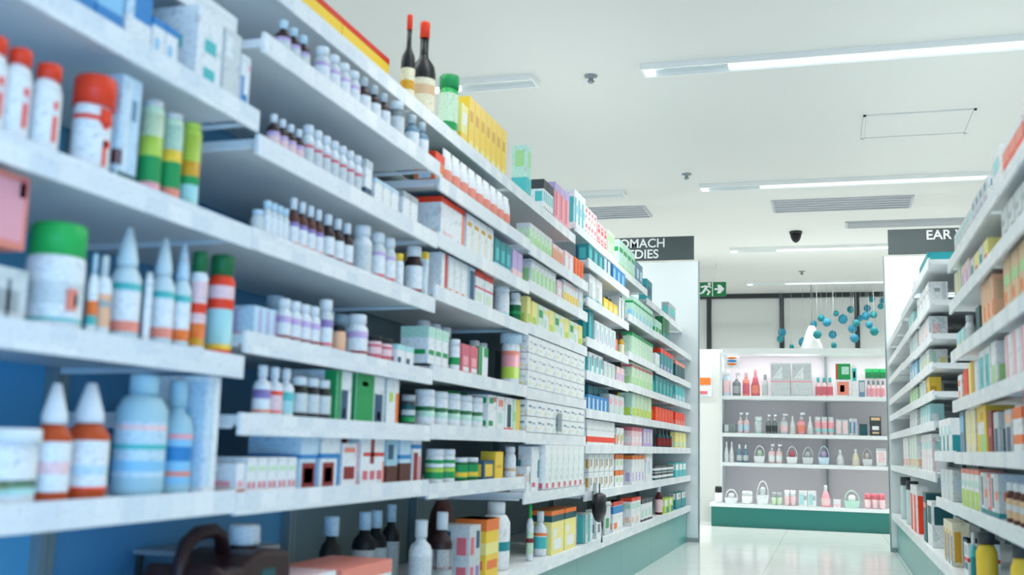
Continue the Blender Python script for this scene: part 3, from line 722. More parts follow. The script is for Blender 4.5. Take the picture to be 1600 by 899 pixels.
row('L2','S4',395,430,3,46, C('paleblue',(0,0,1,.1,'pink'),(.7,.1,.95,.9,'lilac')),'low pale blue carton with lilac edge',dep=.05)
row('L2','S4',432,494,4,66, BT('pill','white','white','white',(0,.12,'darkred'),(.7,1,'lilac'),name='pill_bottle'),'white bottle with dark red label base',fill=.95)
row('L2','S4',495,516,1,80, BT('pill','offwhite','white','white',(0,.12,'rose'),(.7,1,'purple'),name='pill_bottle'),'taller white bottle with purple label edge')
row('L2','S4',518,537,1,44, BT('can','peach','black','peach',(0,.15,'salmon'),name='pill_bottle'),'small peach bottle with black cap')
row('L2','S4',541,570,1,68, BT('pill','white','white','white',(0,.12,'darkred'),(.7,1,'lilac'),name='pill_bottle'),'wide white bottle beside peach bottle')
row('L2','S4',574,607,2,38, BT('jar','palepink','black','rose',(.3,.8,'palepink'),name='jar'),'small rose jar with black lid')
row('L2','S4',610,646,3,32, C('white',(.1,.1,.5,.4,'navy'),(0,.75,1,1,'aqua')),'low white carton with navy mark',dep=.09)
row('L2','S4',410,600,8,82, BT('pill','skyblue','paleblue','skyblue',name='pill_bottle'),'pale blue bottle in rear file',inset=.18,fill=.6)
row('L3','S4',650,700,4,62, C('white',(0,.72,1,1,'mint'),(.1,.3,.9,.42,'green'),(0,0,1,.07,'black')),'white packet with green script',dep=.08)
row('L3','S4',650,700,3,80, BT('pill','black','white','white',name='pill_bottle'),'black bottle in rear file',inset=.12,fill=.7)
row('L3','S4',701,716,1,52, BT('jar','white','white','white',(.2,.6,'green'),name='jar'),'white jar with green dot')
row('L3','S4',720,746,2,46, C('rose',(.2,.3,.8,.6,'pink'),(.2,.1,.9,.25,'white')),'small rose carton with pale window',dep=.05)
row('L3','S4',733,758,2,64, BT('pill','slate','lightgrey','slate',name='pill_bottle'),'slate bottle in rear file',inset=.10,fill=.7)
row('L3','S4',748,762,1,48, C('white',(.0,.0,.3,1,'green'),(.5,.7,1,1,'green')),'white carton with green edge',dep=.05)
row('L3','S4',752,802,1,88, lambda w,d,h,i: bottle(w,w*.8,h,'jar','white','paleblue','white',((.0,.4,'lime'),(.4,.8,'pink'),(.8,.95,'salmon')),24,'tub'),'large white tub with lime and pink label',inset=.015)
row('L2','S5',397,452,3,78, BB(('med','white','white','white',(0,.1,'orange'),(.6,1,'purple')),('med','white','white','palepink',(0,.1,'brightred'),(.8,1,'brightred')),('med','white','white','aqua',(.6,1,'turquoise'))),['white bottle with purple label','white bottle with red-topped label','white bottle with aqua label'],styles=3)
row('L2','S5',454,510,3,64, BT('pill','black','white','offwhite',(0,.1,'charcoal'),name='pill_bottle'),'black bottle with white cap and label',fill=.95)
row('L2','S5',515,548,1,82, C('white',(0,0,.28,1,'green'),(.32,0,.75,.62,'navy'),(.45,.08,.6,.25,'white')),'white carton with green side and navy panel',dep=.11)
row('L2','S5',552,600,1,78, C('white',(0,0,.62,1,'green'),(.66,0,.95,.62,'navy'),(.76,.08,.88,.25,'white'),(.2,.75,.4,.85,'mint')),'broad green carton with navy panel',dep=.11)
row('L2','S5',602,622,1,74, C('white',(.75,.05,1,.7,'orange'),(.2,.5,.5,.7,'lime')),'white carton with orange edge',dep=.08)
row('L2','S5',627,646,1,48, BT('jar','charcoal','grey','darkteal',(0,.3,'green'),(.4,.7,'lightgrey'),name='jar'),'dark jar with green base')
row('L3','S5',651,748,5,52, BT('jar','white','white','white',(.2,.5,'mint'),(.5,.72,'darkgreen'),name='tub'),'white tub with green lettering',fill=.97)
row('L3','S5',690,735,2,66, BT('can','white','brightgreen','white',name='tub'),'white tub with bright green lid in rear',inset=.12,fill=.7)
row('L3','S5',750,816,4,52, CC(('white',(.1,.75,.6,.92,'green'),(.1,.1,.6,.25,'green'),(.6,.8,.95,.95,'rose')),('white',(.2,.7,.8,.9,'salmon'),(.2,.2,.7,.5,'mint')),('white',(.3,.1,.8,.8,'darkteal'),(0,0,1,.08,'brightred')),('palegreen',(.5,0,1,1,'yellow'),(.0,.3,.5,.6,'lightgreen'))),['white carton with green triangles','white carton with salmon top','white carton with dark teal bottle mark','pale carton with yellow side'],styles=4,dep=.07)
row('L2','S6',367,381,1,46, C('white',(.2,.2,.8,.4,'pink'),(0,0,1,.12,'orangebrown')),'low white carton at bay end',dep=.06)
row('L2','S6',383,462,5,52, C('white',(.1,.6,.9,.75,'palegreen'),(.15,.1,.4,.3,'rose'),(.6,.1,.85,.3,'rose')),'low white carton with two rose dots',dep=.07)
row('L2','S6',466,495,1,92, C('paleblue',(.1,.0,.86,.5,'darkred'),(.2,.1,.75,.4,'salmon'),(.0,.58,1,.66,'blue'),(.9,0,1,.6,'blue')),'tall pale blue carton with dark red window, nearer',dep=.12)
row('L2','S6',498,530,1,88, C('white',(.1,.0,.7,.5,'darkred'),(.2,.1,.6,.4,'salmon'),(.0,.58,1,.68,'blue'),(.85,0,1,.6,'blue')),'white carton with blue border and dark red window',dep=.12)
row('L2','S6',532,558,1,66, C('white',(.1,.15,.8,.45,'darkred'),(.1,.78,.8,.9,'salmon'),(.9,0,1,1,'pink')),'white carton with salmon bar',dep=.09)
row('L2','S6',560,600,1,76, C('white',(.1,.62,1,.7,'red'),(.4,.45,.55,1,'darkred'),(.1,.1,.3,.3,'rose'),(.4,.1,.6,.3,'rose'),(.7,.1,.9,.3,'rose'),(.93,0,1,.5,'salmon')),'white carton with red cross stripes',dep=.09)
row('L2','S6',602,620,1,66, C('clearblue',(0,0,1,.4,'brown'),(.1,.55,.6,.9,'navy')),'blue-grey carton with brown base',dep=.08)
row('L2','S6',623,641,1,70, C('paleblue',(0,0,1,.45,'brown'),(.0,.55,1,.65,'blue')),'pale blue carton with brown base',dep=.08)
row('L2','S6',643,662,1,68, C('white',(.1,0,.6,.7,'darkred'),(.7,0,.9,.6,'rose'),(0,.8,1,.9,'blue')),'white carton with dark red window and blue line',dep=.08)
row('L3','S6',668,705,2,52, BT('jar','white','white','green',(.35,.55,'lime'),(.6,.8,'white'),name='tub'),'white tub with green wave label',fill=.97)
row('L3','S6',708,742,2,36, BT('jar','darkgreen','white','green',(.1,.45,'yellow'),name='jar'),'small green jar with yellow band')
row('L3','S6',744,772,2,30, C('navy',(.15,.15,.85,.8,'yellow')),'small navy carton with yellow square',dep=.05)
row('L3','S6',773,786,1,42, C('yellow',(.2,.4,.8,.5,'mustard')),'bright yellow carton',dep=.05)
row('L3','S6',788,804,1,48, BT('pill','white','white','white',(.2,.4,'tan'),name='pill_bottle'),'white bottle with tan mark')
row('L4','S6',822,828,1,40, C('white',(.2,.4,.6,.7,'peach'),(.8,.3,1,.8,'teal')),'white carton with teal edge',dep=.06)
# base shelf, bays two and three
def jug_brown():
    t = empty('brown_jug', (-1.05, 1.845, 0.270), math.pi/2)
    b = MB(); W, D = 0.30, 0.15
    out = [(-W/2, 0), (W/2, 0), (W/2, .165), (W/2-.015, .19), (.03, .196), (.0, .19), (-.04, .172), (-.10, .172), (-.125, .185), (-W/2, .14)]
    b.prism(out, 'y', 0, D, 'darkbrown'); b.build('body', t, 0.01)
    b = MB(); b.tube([(-.138, D/2, .13), (-.13, D/2, .185), (-.115, D/2, .218), (-.085, D/2, .233), (-.03, D/2, .235), (.0, D/2, .222), (.012, D/2, .18)], .014, 'darkbrown', 10); b.build('handle', t)
    b = MB(); b.lathe([(.026, .185), (.026, .205)], 'darkbrown', 16, .085, D/2); b.build('neck', t)
    b = MB(); b.lathe([(.030, .200), (.032, .204), (.031, .236), (.028, .239)], 'white', 20, .085, D/2); b.build('cap', t)
    b = MB(); b.box(.03, .08, -.001, .003, .01, .16, 'darkteal'); b.build('label', t)
    tag(t, 'dark brown jug with moulded handle and white screw cap, base shelf', 'jug')
jug_brown()
st = empty('shelf_riser', (-1.295, 2.08, 0.270))
b = MB(); b.box(-.10, .10, -.13, .13, .165, .175, 'grey'); b.build('top', st)
for (x, y) in ((-.09, -.12), (.09, -.12), (-.09, .12), (.09, .12)):
    bx('leg', x-.006, x+.006, y-.006, y+.006, 0, .165, mat('charcoal'), st)
tag(st, 'low grey display riser with thin dark legs beside brown jug', 'display stand')
row('L2','B',472,522,1,24, C('white',(0,.6,1,.75,'salmon'),(.6,.1,.95,.4,'rose'),top='palepink'),'long open white carton beside brown jug',dep=.16,hh=.135)
row('L2','B',526,612,1,24, C('white',(0,.78,1,1,'salmon'),(.1,.2,.5,.4,'palegreen'),top='salmon'),'white carton with salmon lid',dep=.16,hh=.13)
row('L2','B',500,548,3,60, BT('med','black','paleblue','lightgrey',(.2,.4,'midgrey')),'black bottle with pale cap',inset=.22,hh=.215,fill=.85,wf=1.4)
row('L3','B',556,592,2,60, BT('med','black','paleblue','lightgrey',(.2,.4,'midgrey')),'black bottle with pale cap',inset=.22,hh=.215,fill=.85,wf=1.4)
row('L3','B',598,616,1,60, BT('med','black','paleblue','lightgrey'),'black bottle standing apart behind cartons',inset=.24,hh=.225,wf=1.4)
row('L3','B',640,668,1,92, BT('med','white','white','offwhite',(.2,.3,'palegreen'),name='plastic_jug'),'large white bottle with screw cap',inset=.05,hh=.20,wf=1.15)
row('L3','B',672,702,1,88, BT('med','darkbrown','white','white',(0,1,'offwhite'),(.4,.5,'red')),'dark brown bottle with white cap and label',inset=.04,hh=.215)
row('L3','B',701,731,1,68, C('lightgrey',(.1,.5,.4,.8,'rose'),(.6,.6,.9,.9,'navy'),(.1,.1,.4,.3,'rose'),(.6,.1,.9,.3,'purple')),'lilac grey carton with rose and navy squares',dep=.10,hh=.17,sd=True)
row('L3','B',732,757,1,68, C('yellow',(0,.8,1,1,'orange'),(0,.4,1,.6,'paleyellow'),(.1,.15,.9,.3,'orange')),'yellow and orange carton',dep=.10,hh=.18,sd=True)
row('L3','B',700,738,1,68, lambda w,d,h,i: pouch(w,d,h,'brown',((0,.85,1,1,'white'),)),'large brown bag behind yellow carton',inset=.22,dep=.10,hh=.24)
row('L3','B',758,812,2,100, BT('jug','white','white','white',(.3,.6,'teal'),name='plastic_jug',flat=.8),'white plastic jug with teal label',inset=.03,hh=.22,wf=1.3)
row('L4','B',822,832,1,90, BT('squeeze','white','brightgreen','palegreen',(.5,.7,'darkred')),'slim bottle with bright green cap',inset=.03,hh=.20)
row('L4','B',834,852,1,70, BT('med','white','white','white',(.2,.8,'turquoise'),(.85,1,'orange')),'white bottle with teal and orange label',inset=.03)
row('L4','B',852,900,2,66, C('paleyellow',(0,.9,1,1,'orange'),(0,.75,1,.9,'darkteal'),(.2,.1,.8,.35,'white'),(.15,.4,.4,.6,'white')),'pale yellow carton with orange top edge',dep=.09)
row('L5','B',911,926,2,44, C('white',(0,0,.4,1,'turquoise'),(.7,.3,.9,.8,'aqua')),'slim white and turquoise carton',dep=.07)
row('L5','B',931,942,1,44, C('white',(.2,.2,.6,.5,'midgrey')),'slim white carton below black mask',dep=.05)
row('L5','B',944,954,1,52, C('offwhite',(.2,.2,.7,.5,'green')),'tall white carton with green figure',dep=.05)
row('L5','B',957,984,2,46, C('white',(0,.86,1,1,'red'),(0,.6,1,.84,'blue'),(.1,.1,.4,.3,'orange')),'white carton with red and blue top bands',dep=.07)
row('L6','B',986,1001,2,42, C('white',(0,.88,1,1,'brightred'),(.1,.6,.9,.8,'mint'),(.2,.1,.5,.3,'peach')),'white carton with red top and mint band',dep=.06)
row('L6','B',1002,1021,3,34, C('white',(0,.8,1,1,'charcoal'),(.1,.2,.6,.5,'mint'),(0,0,1,.1,'black')),'white carton with charcoal top',dep=.06)
row('L7','B',1024,1034,1,48, BT('med','maroon','white','palepink'),'dark red bottle with white cap')
row('L7','B',1038,1052,2,22, C('lime',(.1,.5,.6,.9,'white'),(.5,0,1,.4,'teal')),'small lime carton with teal corner',dep=.05)
row('L8','B',1056,1072,2,24, C('teal',(.1,.6,.9,1,'white'),(.4,.7,.8,.95,'red')),'small teal carton with red dot',dep=.05)
# black mask hanging in front of bay five
def mask_pack():
    y = solve_y(925, -0.99, .42); t = empty('hanging_black_mask', (-0.958, y, .36), math.pi/2)
    b = MB(); b.lathe([(.01, 0), (.035, .01), (.055, .04), (.06, .08), (.05, .115), (.02, .125)], 'black', 12, 0, 0, 1.3, .5); b.build('mask_body', t)
    b = MB(); b.lathe([(.012, 0), (.02, .008), (.012, .016)], 'lightgrey', 10, .01, -.034); b.v = [(x, yy, z+.07) for x, yy, z in b.v]; b.build('valve', t)
    b = MB(); b.tube([(.05, 0, .03), (.07, 0, -.02), (.06, 0, -.09)], .004, 'black', 6); b.build('strap', t); b = MB(); b.tube([(0, 0, .12), (0, .0, .165)], .003, 'black', 6); b.build('hook', t)
    tag(t, 'black face mask with grey valve hanging below shelf strip', 'mask')
mask_pack()
# grey tags hanging from strips
for i, (px, zc, lb) in enumerate(((880, .735, 'grey plastic hang tag clipped over stacked white cartons'), (934, .455, 'grey plastic hang tag above black mask'))):
    y = solve_y(px, -0.98, zc); t = bx('hang_tag', 0, .003, -.03, .03, 0, .07, M_CLEARTAG); t.location = (-0.996, y, zc-.0)
    tag(t, lb, 'tag')
# ---- left rack, bay three and four, upper shelves
row('L3','T',714,730,1,64, C('paleyellow',(0,.1,1,.3,'yellow'),(.2,.5,.8,.8,'white')),'pale yellow carton in front of row',dep=.06)
row('L3','T',731,790,7,80, C('yellow',(.2,.55,.7,.75,'mustard'),(.2,.1,.8,.2,'paleyellow')),'slim bright yellow carton',dep=.07,fill=.95)
row('L4','T',806,822,1,84, C('mint',(0,0,1,.4,'turquoise'),(.2,.6,.8,.9,'lightgreen')),'tall mint carton with turquoise base',dep=.06,sd=True)
row('L4','T',826,864,5,52, C('white',(0,.72,1,1,'charcoal'),(.1,.35,.6,.65,'turquoise'),(.3,.05,.6,.2,'black')),'white pack with charcoal top',dep=.06,sd=True)
row('L4','T',866,889,3,62, C('pink',(.2,.2,.5,.8,'rose'),(0,0,1,.12,'lightgreen'),(0,.8,1,1,'lilac')),'pink carton with lilac top',dep=.05)
row('L5','T',897,914,3,56, C('white',(.1,.1,.5,.8,'turquoise'),(.6,.4,.9,.6,'skyblue')),'white carton with turquoise stripe',dep=.05)
row('L5','T',914,932,4,46, C('white',(.2,.6,.7,.85,'rose'),(.1,.2,.5,.4,'salmon')),'small white carton with rose dots',dep=.05,layers=2)
row('L5','T',933,948,3,38, C('palepink',(.2,.2,.8,.5,'red'),(.2,.6,.7,.85,'rose')),'pale pink carton with red dots',dep=.05,layers=2)
row('L5','T',949,962,3,40, C('palegreen',(.2,.6,.8,.85,'lightgreen')),'pale green carton',dep=.05)
row('L6','T',967,992,4,44, C('mint',(.1,.6,.9,.75,'green'),(0,0,1,.2,'lightgreen')),'mint carton with green line',dep=.05)
row('L6','T',994,1004,2,34, C('slate',(.2,.3,.8,.7,'paleblue')),'slate blue carton',dep=.05)
row('L7','T',1010,1019,1,34, C('teal',(.2,.3,.8,.7,'navy')),'slim teal carton',dep=.05)
row('L8','T',1044,1056,1,26, C('grey',(.2,.3,.8,.8,'turquoise')),'grey carton with teal window',dep=.05)
row('L3','S1',672,694,2,42, C('orange',(0,.7,1,1,'brightred'),(.2,.0,.8,.3,'paleblue')),'orange carton with red top',dep=.06)
row('L3','S1',697,800,9,60, PO('white',(0,0,1,.2,'turquoise'),(0,.3,1,.45,'salmon')),'white pouch with turquoise base',dep=.03,inset=.035,fill=.93)
row('L3','S1',690,735,3,82, C('green',(0,0,1,.4,'palegreen')),'green carton in rear file',dep=.07,inset=.12)
row('L3','S1',740,800,3,76, C('slate',(0,.6,1,.75,'charcoal')),'slate grey carton in rear file',dep=.07,inset=.12)
row('L4','S1',827,862,6,36, C('palegreen',(.2,.2,.8,.5,'lightgreen'),(0,.8,1,1,'offwhite')),'small pale green carton',dep=.05)
row('L4','S1',863,880,2,30, C('tan',(.2,.2,.8,.7,'salmon'),(0,.8,1,1,'palepink')),'small tan carton with salmon square',dep=.05)
row('L4','S1',882,896,2,32, C('palepink',(.1,.2,.7,.8,'white')),'small white and pale pink carton',dep=.05)
row('L4','S1',897,914,3,32, C('orange',(.1,.1,.4,.9,'brightred')),'bright orange carton with red stripe',dep=.07)
row('L3','S2',686,726,1,70, C('white',(0,.86,1,1,'brightred'),(.88,.1,1,.9,'salmon'),(.1,.1,.5,.2,'palepink')),'large white carton with bright red top',dep=.12)
row('L3','S2',728,770,4,64, C('white',(.1,.7,.7,.8,'mustard'),(.7,.1,.9,.7,'cream')),'white carton with mustard mark',dep=.09,fill=.96)
row('L3','S2',772,798,3,46, C('teal',(.2,.3,.8,.7,'turquoise'),(0,0,1,.2,'paleblue')),'teal carton with pale base',dep=.07)
row('L3','S2',800,816,2,44, C('lilac',(0,0,1,.35,'palepink')),'lilac carton with pale pink base',dep=.07)
row('L4','S2',830,868,6,48, C('white',(.15,.1,.85,.65,'lightgreen'),(0,.85,1,1,'offwhite')),'white carton with light green panel',dep=.06)
row('L4','S2',870,878,1,30, C('palepink',(.2,.3,.8,.6,'white')),'small pale pink carton beside green panels',dep=.05)
row('L4','S2',880,903,5,36, C('white',(.1,.1,.9,.5,'yellow'),(0,.8,1,.9,'palepink')),'small white carton with yellow base',dep=.05)
row('L4','S2',866,884,3,52, C('darkgreen',(0,0,1,.5,'green')),'dark green carton in rear file',dep=.05,inset=.10)
row('L4','S2',904,915,2,34, C('white',(.2,.2,.8,.5,'mint')),'small white and mint carton',dep=.05)
row('L3','S3',688,698,1,76, C('white',(.6,0,1,1,'red')),'slim white carton with red edge',dep=.09)
row('L3','S3',700,730,3,78, C('white',(.1,.05,.5,.15,'orange'),(.8,0,.9,1,'offwhite')),'tall white carton with orange mark',dep=.10,fill=.98)
row('L3','S3',732,741,1,66, C('paleblue',(.1,0,.9,.9,'navy')),'slim navy and pale blue carton',dep=.06)
row('L3','S3',742,770,2,62, C('white',(0,.82,1,1,'red'),(0,.5,1,.56,'rose'),(.2,.15,.7,.4,'palegreen')),'white carton with red top band',dep=.08)
row('L3','S3',772,793,1,60, BT('jar','white','white','white',(0,.1,'aqua'),name='tub'),'plain white tub beside dark green bottle')
row('L3','S3',796,812,1,50, BT('pill','white','white','darkgreen',(.4,.6,'green'),name='pill_bottle'),'white bottle with dark green label')
row('L4','S3',823,829,1,44, C('paleyellow',(.2,.1,.8,.4,'lime')),'pale yellow carton beside dark green label',dep=.05)
row('L4','S3',830,912,10,36, CC(('paleyellow',(.2,.1,.8,.4,'lime')),('palegreen',(.2,.5,.9,.8,'green'),(0,.0,1,.2,'white')),('white',(.2,.1,.6,.5,'mint'),(.1,.7,.9,.9,'paleyellow'))),['pale yellow carton with lime mark','pale green carton with green block','white carton with yellow top'],styles=3,dep=.06)
for (sh, h_, nm) in (('S4', 74, 'grey speckled'), ('S5', 56, 'blue speckled')):
    c1 = 'lightgrey' if sh == 'S4' else 'slate'
    row('L4', sh, 823, 913, 7, h_, C('white', (.15,.55,.45,.68,c1), (.55,.5,.85,.62,'grey'), (.2,.2,.4,.3,'paleyellow'), (0,.97,1,1,'lightgrey')), nm+' white carton', dep=.07, layers=3 if sh=='S4' else 2, inset=.0015, fill=.985)
row('L4','S6',829,842,1,70, C('white',(.8,.3,1,.7,'teal'),(.1,.1,.5,.2,'rose')),'tall white carton with teal edge',dep=.05)
row('L4','S6',843,912,7,66, C('white',(.1,.02,.5,.14,'rose'),(.9,.1,1,.8,'mint'),(.5,.2,.8,.3,'offwhite')),'tall white carton with rose base mark',dep=.10,fill=.97,inset=-.002)
# ---- left rack, bays five to eight
row('L5','S1',919,943,3,28, C('teal',(.2,.2,.7,.8,'turquoise'),(.8,.1,1,.9,'navy')),'teal carton with pale window',dep=.06)
row('L5','S1',944,955,2,26, C('paleblue',(.7,0,1,1,'navy')),'pale blue carton with navy edge',dep=.06)
row('L5','S1',957,984,4,26, C('blue',(.2,.1,.6,.8,'skyblue')),'bright blue carton',dep=.06)
row('L5','S2',920,941,2,42, C('white',(.1,.1,.5,.7,'lightgrey'),(0,0,1,.2,'aqua')),'white carton with grey panel',dep=.08)
row('L5','S2',943,965,3,20, C('yellow',(.2,.3,.8,.7,'paleyellow')),'low yellow carton',dep=.06)
row('L5','S2',967,984,3,36, C('white',(.7,.1,1,.9,'midgrey')),'white carton with grey edge',dep=.06)
row('L5','S3',919,927,1,48, C('teal',(.2,.1,.5,.8,'turquoise')),'tall slim teal carton',dep=.05)
row('L5','S3',929,962,5,34, C('white',(.2,.2,.35,.9,'turquoise'),(.6,.1,.8,.6,'lilac')),'white carton with turquoise line',dep=.06)
row('L5','S3',962,965,1,22, C('orange',(.2,.3,.8,.7,'salmon')),'small orange carton',dep=.05)
row('L5','S3',964,974,1,36, BT('med','mustard','brown','cream'),'small mustard bottle with brown cap')
row('L5','S4',920,942,3,32, C('white',(.1,.1,.5,.8,'turquoise'),(.6,.4,.9,.9,'slate')),'white carton with turquoise block',dep=.06)
row('L5','S4',943,961,3,26, C('offwhite',(.2,.2,.5,.8,'mint')),'low off-white carton with mint block',dep=.06)
row('L5','S4',963,984,3,24, C('palepink',(.2,.2,.8,.6,'lilac')),'low pale pink carton with lilac panel',dep=.06)
row('L5','S5',918,950,5,24, C('blue',(.1,.1,.5,.8,'paleblue')),'low blue carton before teal ones',dep=.05)
row('L5','S5',918,950,4,44, C('teal',(0,.4,1,.7,'darkteal')),'teal carton in rear file',dep=.06,inset=.08)
row('L5','S5',952,984,4,30, C('offwhite',(.1,.5,.5,.8,'pink'),(.5,.1,.9,.4,'mint')),'low off-white carton with pink patch',dep=.05)
row('L5','S6',917,960,5,38, C('white',(0,.12,1,.34,'brightred'),(0,.6,1,.63,'lightgrey')),'white carton with bright red band',dep=.09,fill=.99)
row('L5','S6',963,984,3,28, C('white',(.1,.1,.4,.6,'orange'),(.5,.3,.9,.7,'lightgreen')),'white carton with orange and green patches',dep=.06)
row('L5','S7',919,959,5,56, C('white',(.4,.3,.6,.7,'midgrey'),(.05,.2,.2,.7,'mustard')),'white carton with grey oval',dep=.07,layers=2)
row('L5','S7',961,984,3,50, C('white',(0,.7,1,1,'orange'),(.3,.3,.7,.6,'lightgreen')),'white carton with orange top',dep=.06,layers=2)
row('L6','S2',988,1020,6,34, C('mint',(.1,.1,.5,.4,'skyblue'),(0,.7,1,.8,'green')),'mint carton with sky blue mark',dep=.06)
row('L6','S3',987,1020,7,34, C('palegreen',(.2,.1,.5,.9,'mint'),(0,.85,1,1,'green')),'pale green carton with green top line',dep=.06)
row('L6','S4',987,1020,6,38, C('palegreen',(.2,.1,.8,.4,'lightgreen'),(0,.8,1,.9,'rose')),'pale green carton with rose line',dep=.06)
row('L6','S5',987,1018,5,42, C('mint',(.1,.1,.8,.4,'lime'),(.85,0,1,1,'yellow')),'mint carton with lime base',dep=.08)
row('L6','S6',987,1003,3,30, C('palepink',(0,.8,1,1,'rose'),(.2,.2,.8,.5,'white')),'pale pink carton with rose top',dep=.06)
row('L6','S6',1005,1020,3,28, C('lilac',(.2,.2,.8,.8,'offwhite')),'lilac and white carton',dep=.06)
row('L6','S7',987,1007,4,44, C('white',(0,.86,1,1,'orange'),(.2,.1,.6,.4,'lilac')),'white carton with orange lid line',dep=.06)
row('L6','S7',1009,1020,1,46, C('white',(.2,.3,.6,.7,'paleblue')),'plain white carton beside orange topped ones',dep=.07)
row('L7','S2',1024,1034,2,22, C('mint',(.1,.1,.9,.5,'green')),'mint carton with green base',dep=.05)
row('L7','S2',1035,1046,2,34, C('darkgreen',(.1,.1,.9,.3,'teal')),'dark green carton',dep=.05)
row('L7','S3',1024,1031,1,24, C('white',(.1,.1,.9,.3,'mint')),'small white carton beside teal ones',dep=.05)
row('L7','S3',1032,1052,4,34, C('teal',(0,.8,1,1,'brightred'),(.1,.1,.6,.3,'lilac')),'teal carton with red top',dep=.05)
row('L7','S4',1024,1052,5,28, C('teal',(.1,.1,.5,.7,'turquoise')),'teal carton with turquoise block',dep=.05)
row('L7','S5',1024,1052,6,22, C('brightred',(.3,.2,.6,.8,'orange')),'bright red carton',dep=.05)
row('L7','S6',1026,1048,4,28, BT('med','darkteal','charcoal','darkred'),'small dark bottle with red label')
row('L7','S7',1023,1052,3,22, C('white',(0,.1,1,.35,'darkteal'),(0,.7,1,1,'charcoal')),'low white carton with dark bands',dep=.08,layers=2)
row('L8','S3',1055,1070,3,26, C('darkteal',(0,.8,1,1,'salmon')),'dark teal carton with salmon top',dep=.05)
row('L8','S4',1055,1070,3,24, C('turquoise',(.1,.1,.9,.4,'paleblue')),'turquoise carton with pale base',dep=.05)
row('L8','S5',1055,1070,4,20, C('brightred',(.1,.1,.9,.4,'salmon')),'red carton with salmon base',dep=.05)
row('L8','S6',1055,1072,3,24, C('paleyellow',(.1,.1,.9,.4,'palegreen')),'pale yellow carton with green base',dep=.05)
row('L8','S7',1055,1072,3,22, C('turquoise',(.1,.5,.9,.9,'white')),'turquoise carton with white top',dep=.06)
# ---- right rack
row('R1','T',1568,1600,3,60, C('salmon',(.1,.1,.9,.5,'brightred'),(0,.85,1,1,'white')),'salmon carton with bright red panel',dep=.08)
row('R1','T',1602,1640,3,60, C('palepink',(.1,.1,.9,.4,'salmon')),'pale pink carton with salmon base',dep=.08,hh=.12)
row('R1','T',1551,1566,1,70, C('white',(.2,.5,.8,.8,'aqua')),'white carton with aqua panel',dep=.08)
row('R2','T',1520,1545,4,50, C('offwhite',(.2,.2,.7,.5,'lilac'),(.1,.7,.5,.9,'slate')),'off-white carton with lilac patch',dep=.08)
row('R2','T',1492,1518,5,40, C('offwhite',(.2,.2,.7,.5,'lightgrey'),(0,.7,1,.8,'aqua')),'off-white carton with aqua line',dep=.08)
row('R2','S2',1490,1502,2,46, C('palegreen',(.2,.1,.6,.9,'tan')),'pale green carton with tan stripe',dep=.06)
row('R2','S2',1503,1516,2,44, C('palepink',(.2,.1,.6,.7,'lilac')),'pale pink carton with lilac stripe',dep=.06)
row('R2','S2',1517,1545,4,40, CC(('paleyellow',(.2,.1,.7,.5,'rose')),('offwhite',(.2,.3,.7,.7,'teal'))),['pale yellow carton with rose patch','off-white carton with teal patch'],styles=2,dep=.06)
row('R1','S2',1566,1640,6,62, C('offwhite',(.1,.55,.5,.7,'grey'),(.5,.2,.9,.35,'midgrey')),'off-white carton with grey flecks',dep=.08)
row('R2','S3',1489,1508,3,30, C('aqua',(.1,.1,.9,.4,'cream')),'low aqua carton with cream base',dep=.06)
row('R2','S3',1530,1545,1,50, C('red'),'dark red carton in rear file',dep=.06,inset=.10)
row('R2','S3',1511,1524,1,48, BT('pill','white','lightgrey','offwhite',name='pill_bottle'),'white bottle with pale grey cap')
row('R2','S3',1526,1532,1,46, C('darkteal'),'slim dark teal carton',dep=.05)
row('R2','S3',1535,1557,3,84, C('peach',(.1,.5,.6,.9,'tan'),(0,0,1,.15,'lightgreen'),(.6,.2,.9,.5,'orange')),'tall peach carton with green base',dep=.08)
row('R1','S3',1570,1640,5,100, C('tan',(.1,.5,.9,.7,'lightgreen'),(0,0,1,.14,'salmon'),(.1,.2,.4,.4,'orange')),'tall tan carton with green slash',dep=.08)
row('R2','S4',1489,1504,2,40, C('white',(.1,.1,.5,.4,'salmon'),(.1,.6,.6,.8,'orange')),'small white carton with salmon patch',dep=.06)
row('R2','S4',1506,1513,1,46, C('brightred',(0,.0,1,.2,'orange')),'slim bright orange-red carton',dep=.05)
row('R2','S4',1514,1523,1,54, C('paleyellow',(.5,.0,1,1,'mustard')),'slim pale yellow carton with mustard side',dep=.05)
row('R2','S4',1524,1531,1,52, C('paleblue',(.1,.1,.5,.9,'white')),'slim pale blue carton beside teal one',dep=.05)
row('R2','S4',1532,1549,2,66, C('white',(.1,.1,.8,.85,'turquoise'),(.2,.2,.5,.6,'teal')),'white carton with large teal panel',dep=.06)
row('R2','S4',1550,1562,1,72, C('white',(.1,.0,.8,.5,'lightgreen')),'white carton with light green panel',dep=.06)
row('R1','S4',1572,1640,5,80, C('white',(.2,.1,.5,1,'pink'),(0,.0,1,.04,'salmon')),'tall white carton with pink stripe',dep=.08)
row('R2','S5',1501,1508,1,70, C('slate',(.1,.5,.9,.9,'skyblue')),'slim slate blue carton',dep=.05)
row('R2','S5',1510,1526,2,76, C('cream',(.2,.2,.5,.9,'paleyellow')),'tall cream carton',dep=.07)
row('R2','S5',1528,1543,1,74, C('yellow',(.1,.4,.8,.65,'white'),(.4,.0,.9,.4,'lightgreen'),(.4,.7,.7,.85,'mustard')),'yellow carton with white and green patches',dep=.08)
row('R2','S5',1545,1552,1,66, C('darkred',(.2,.4,.8,.6,'rose')),'slim dark red carton',dep=.06)
row('R2','S5',1554,1562,1,64, C('lightgrey',(.2,.0,.8,.6,'navy')),'slim grey carton with navy panel',dep=.06)
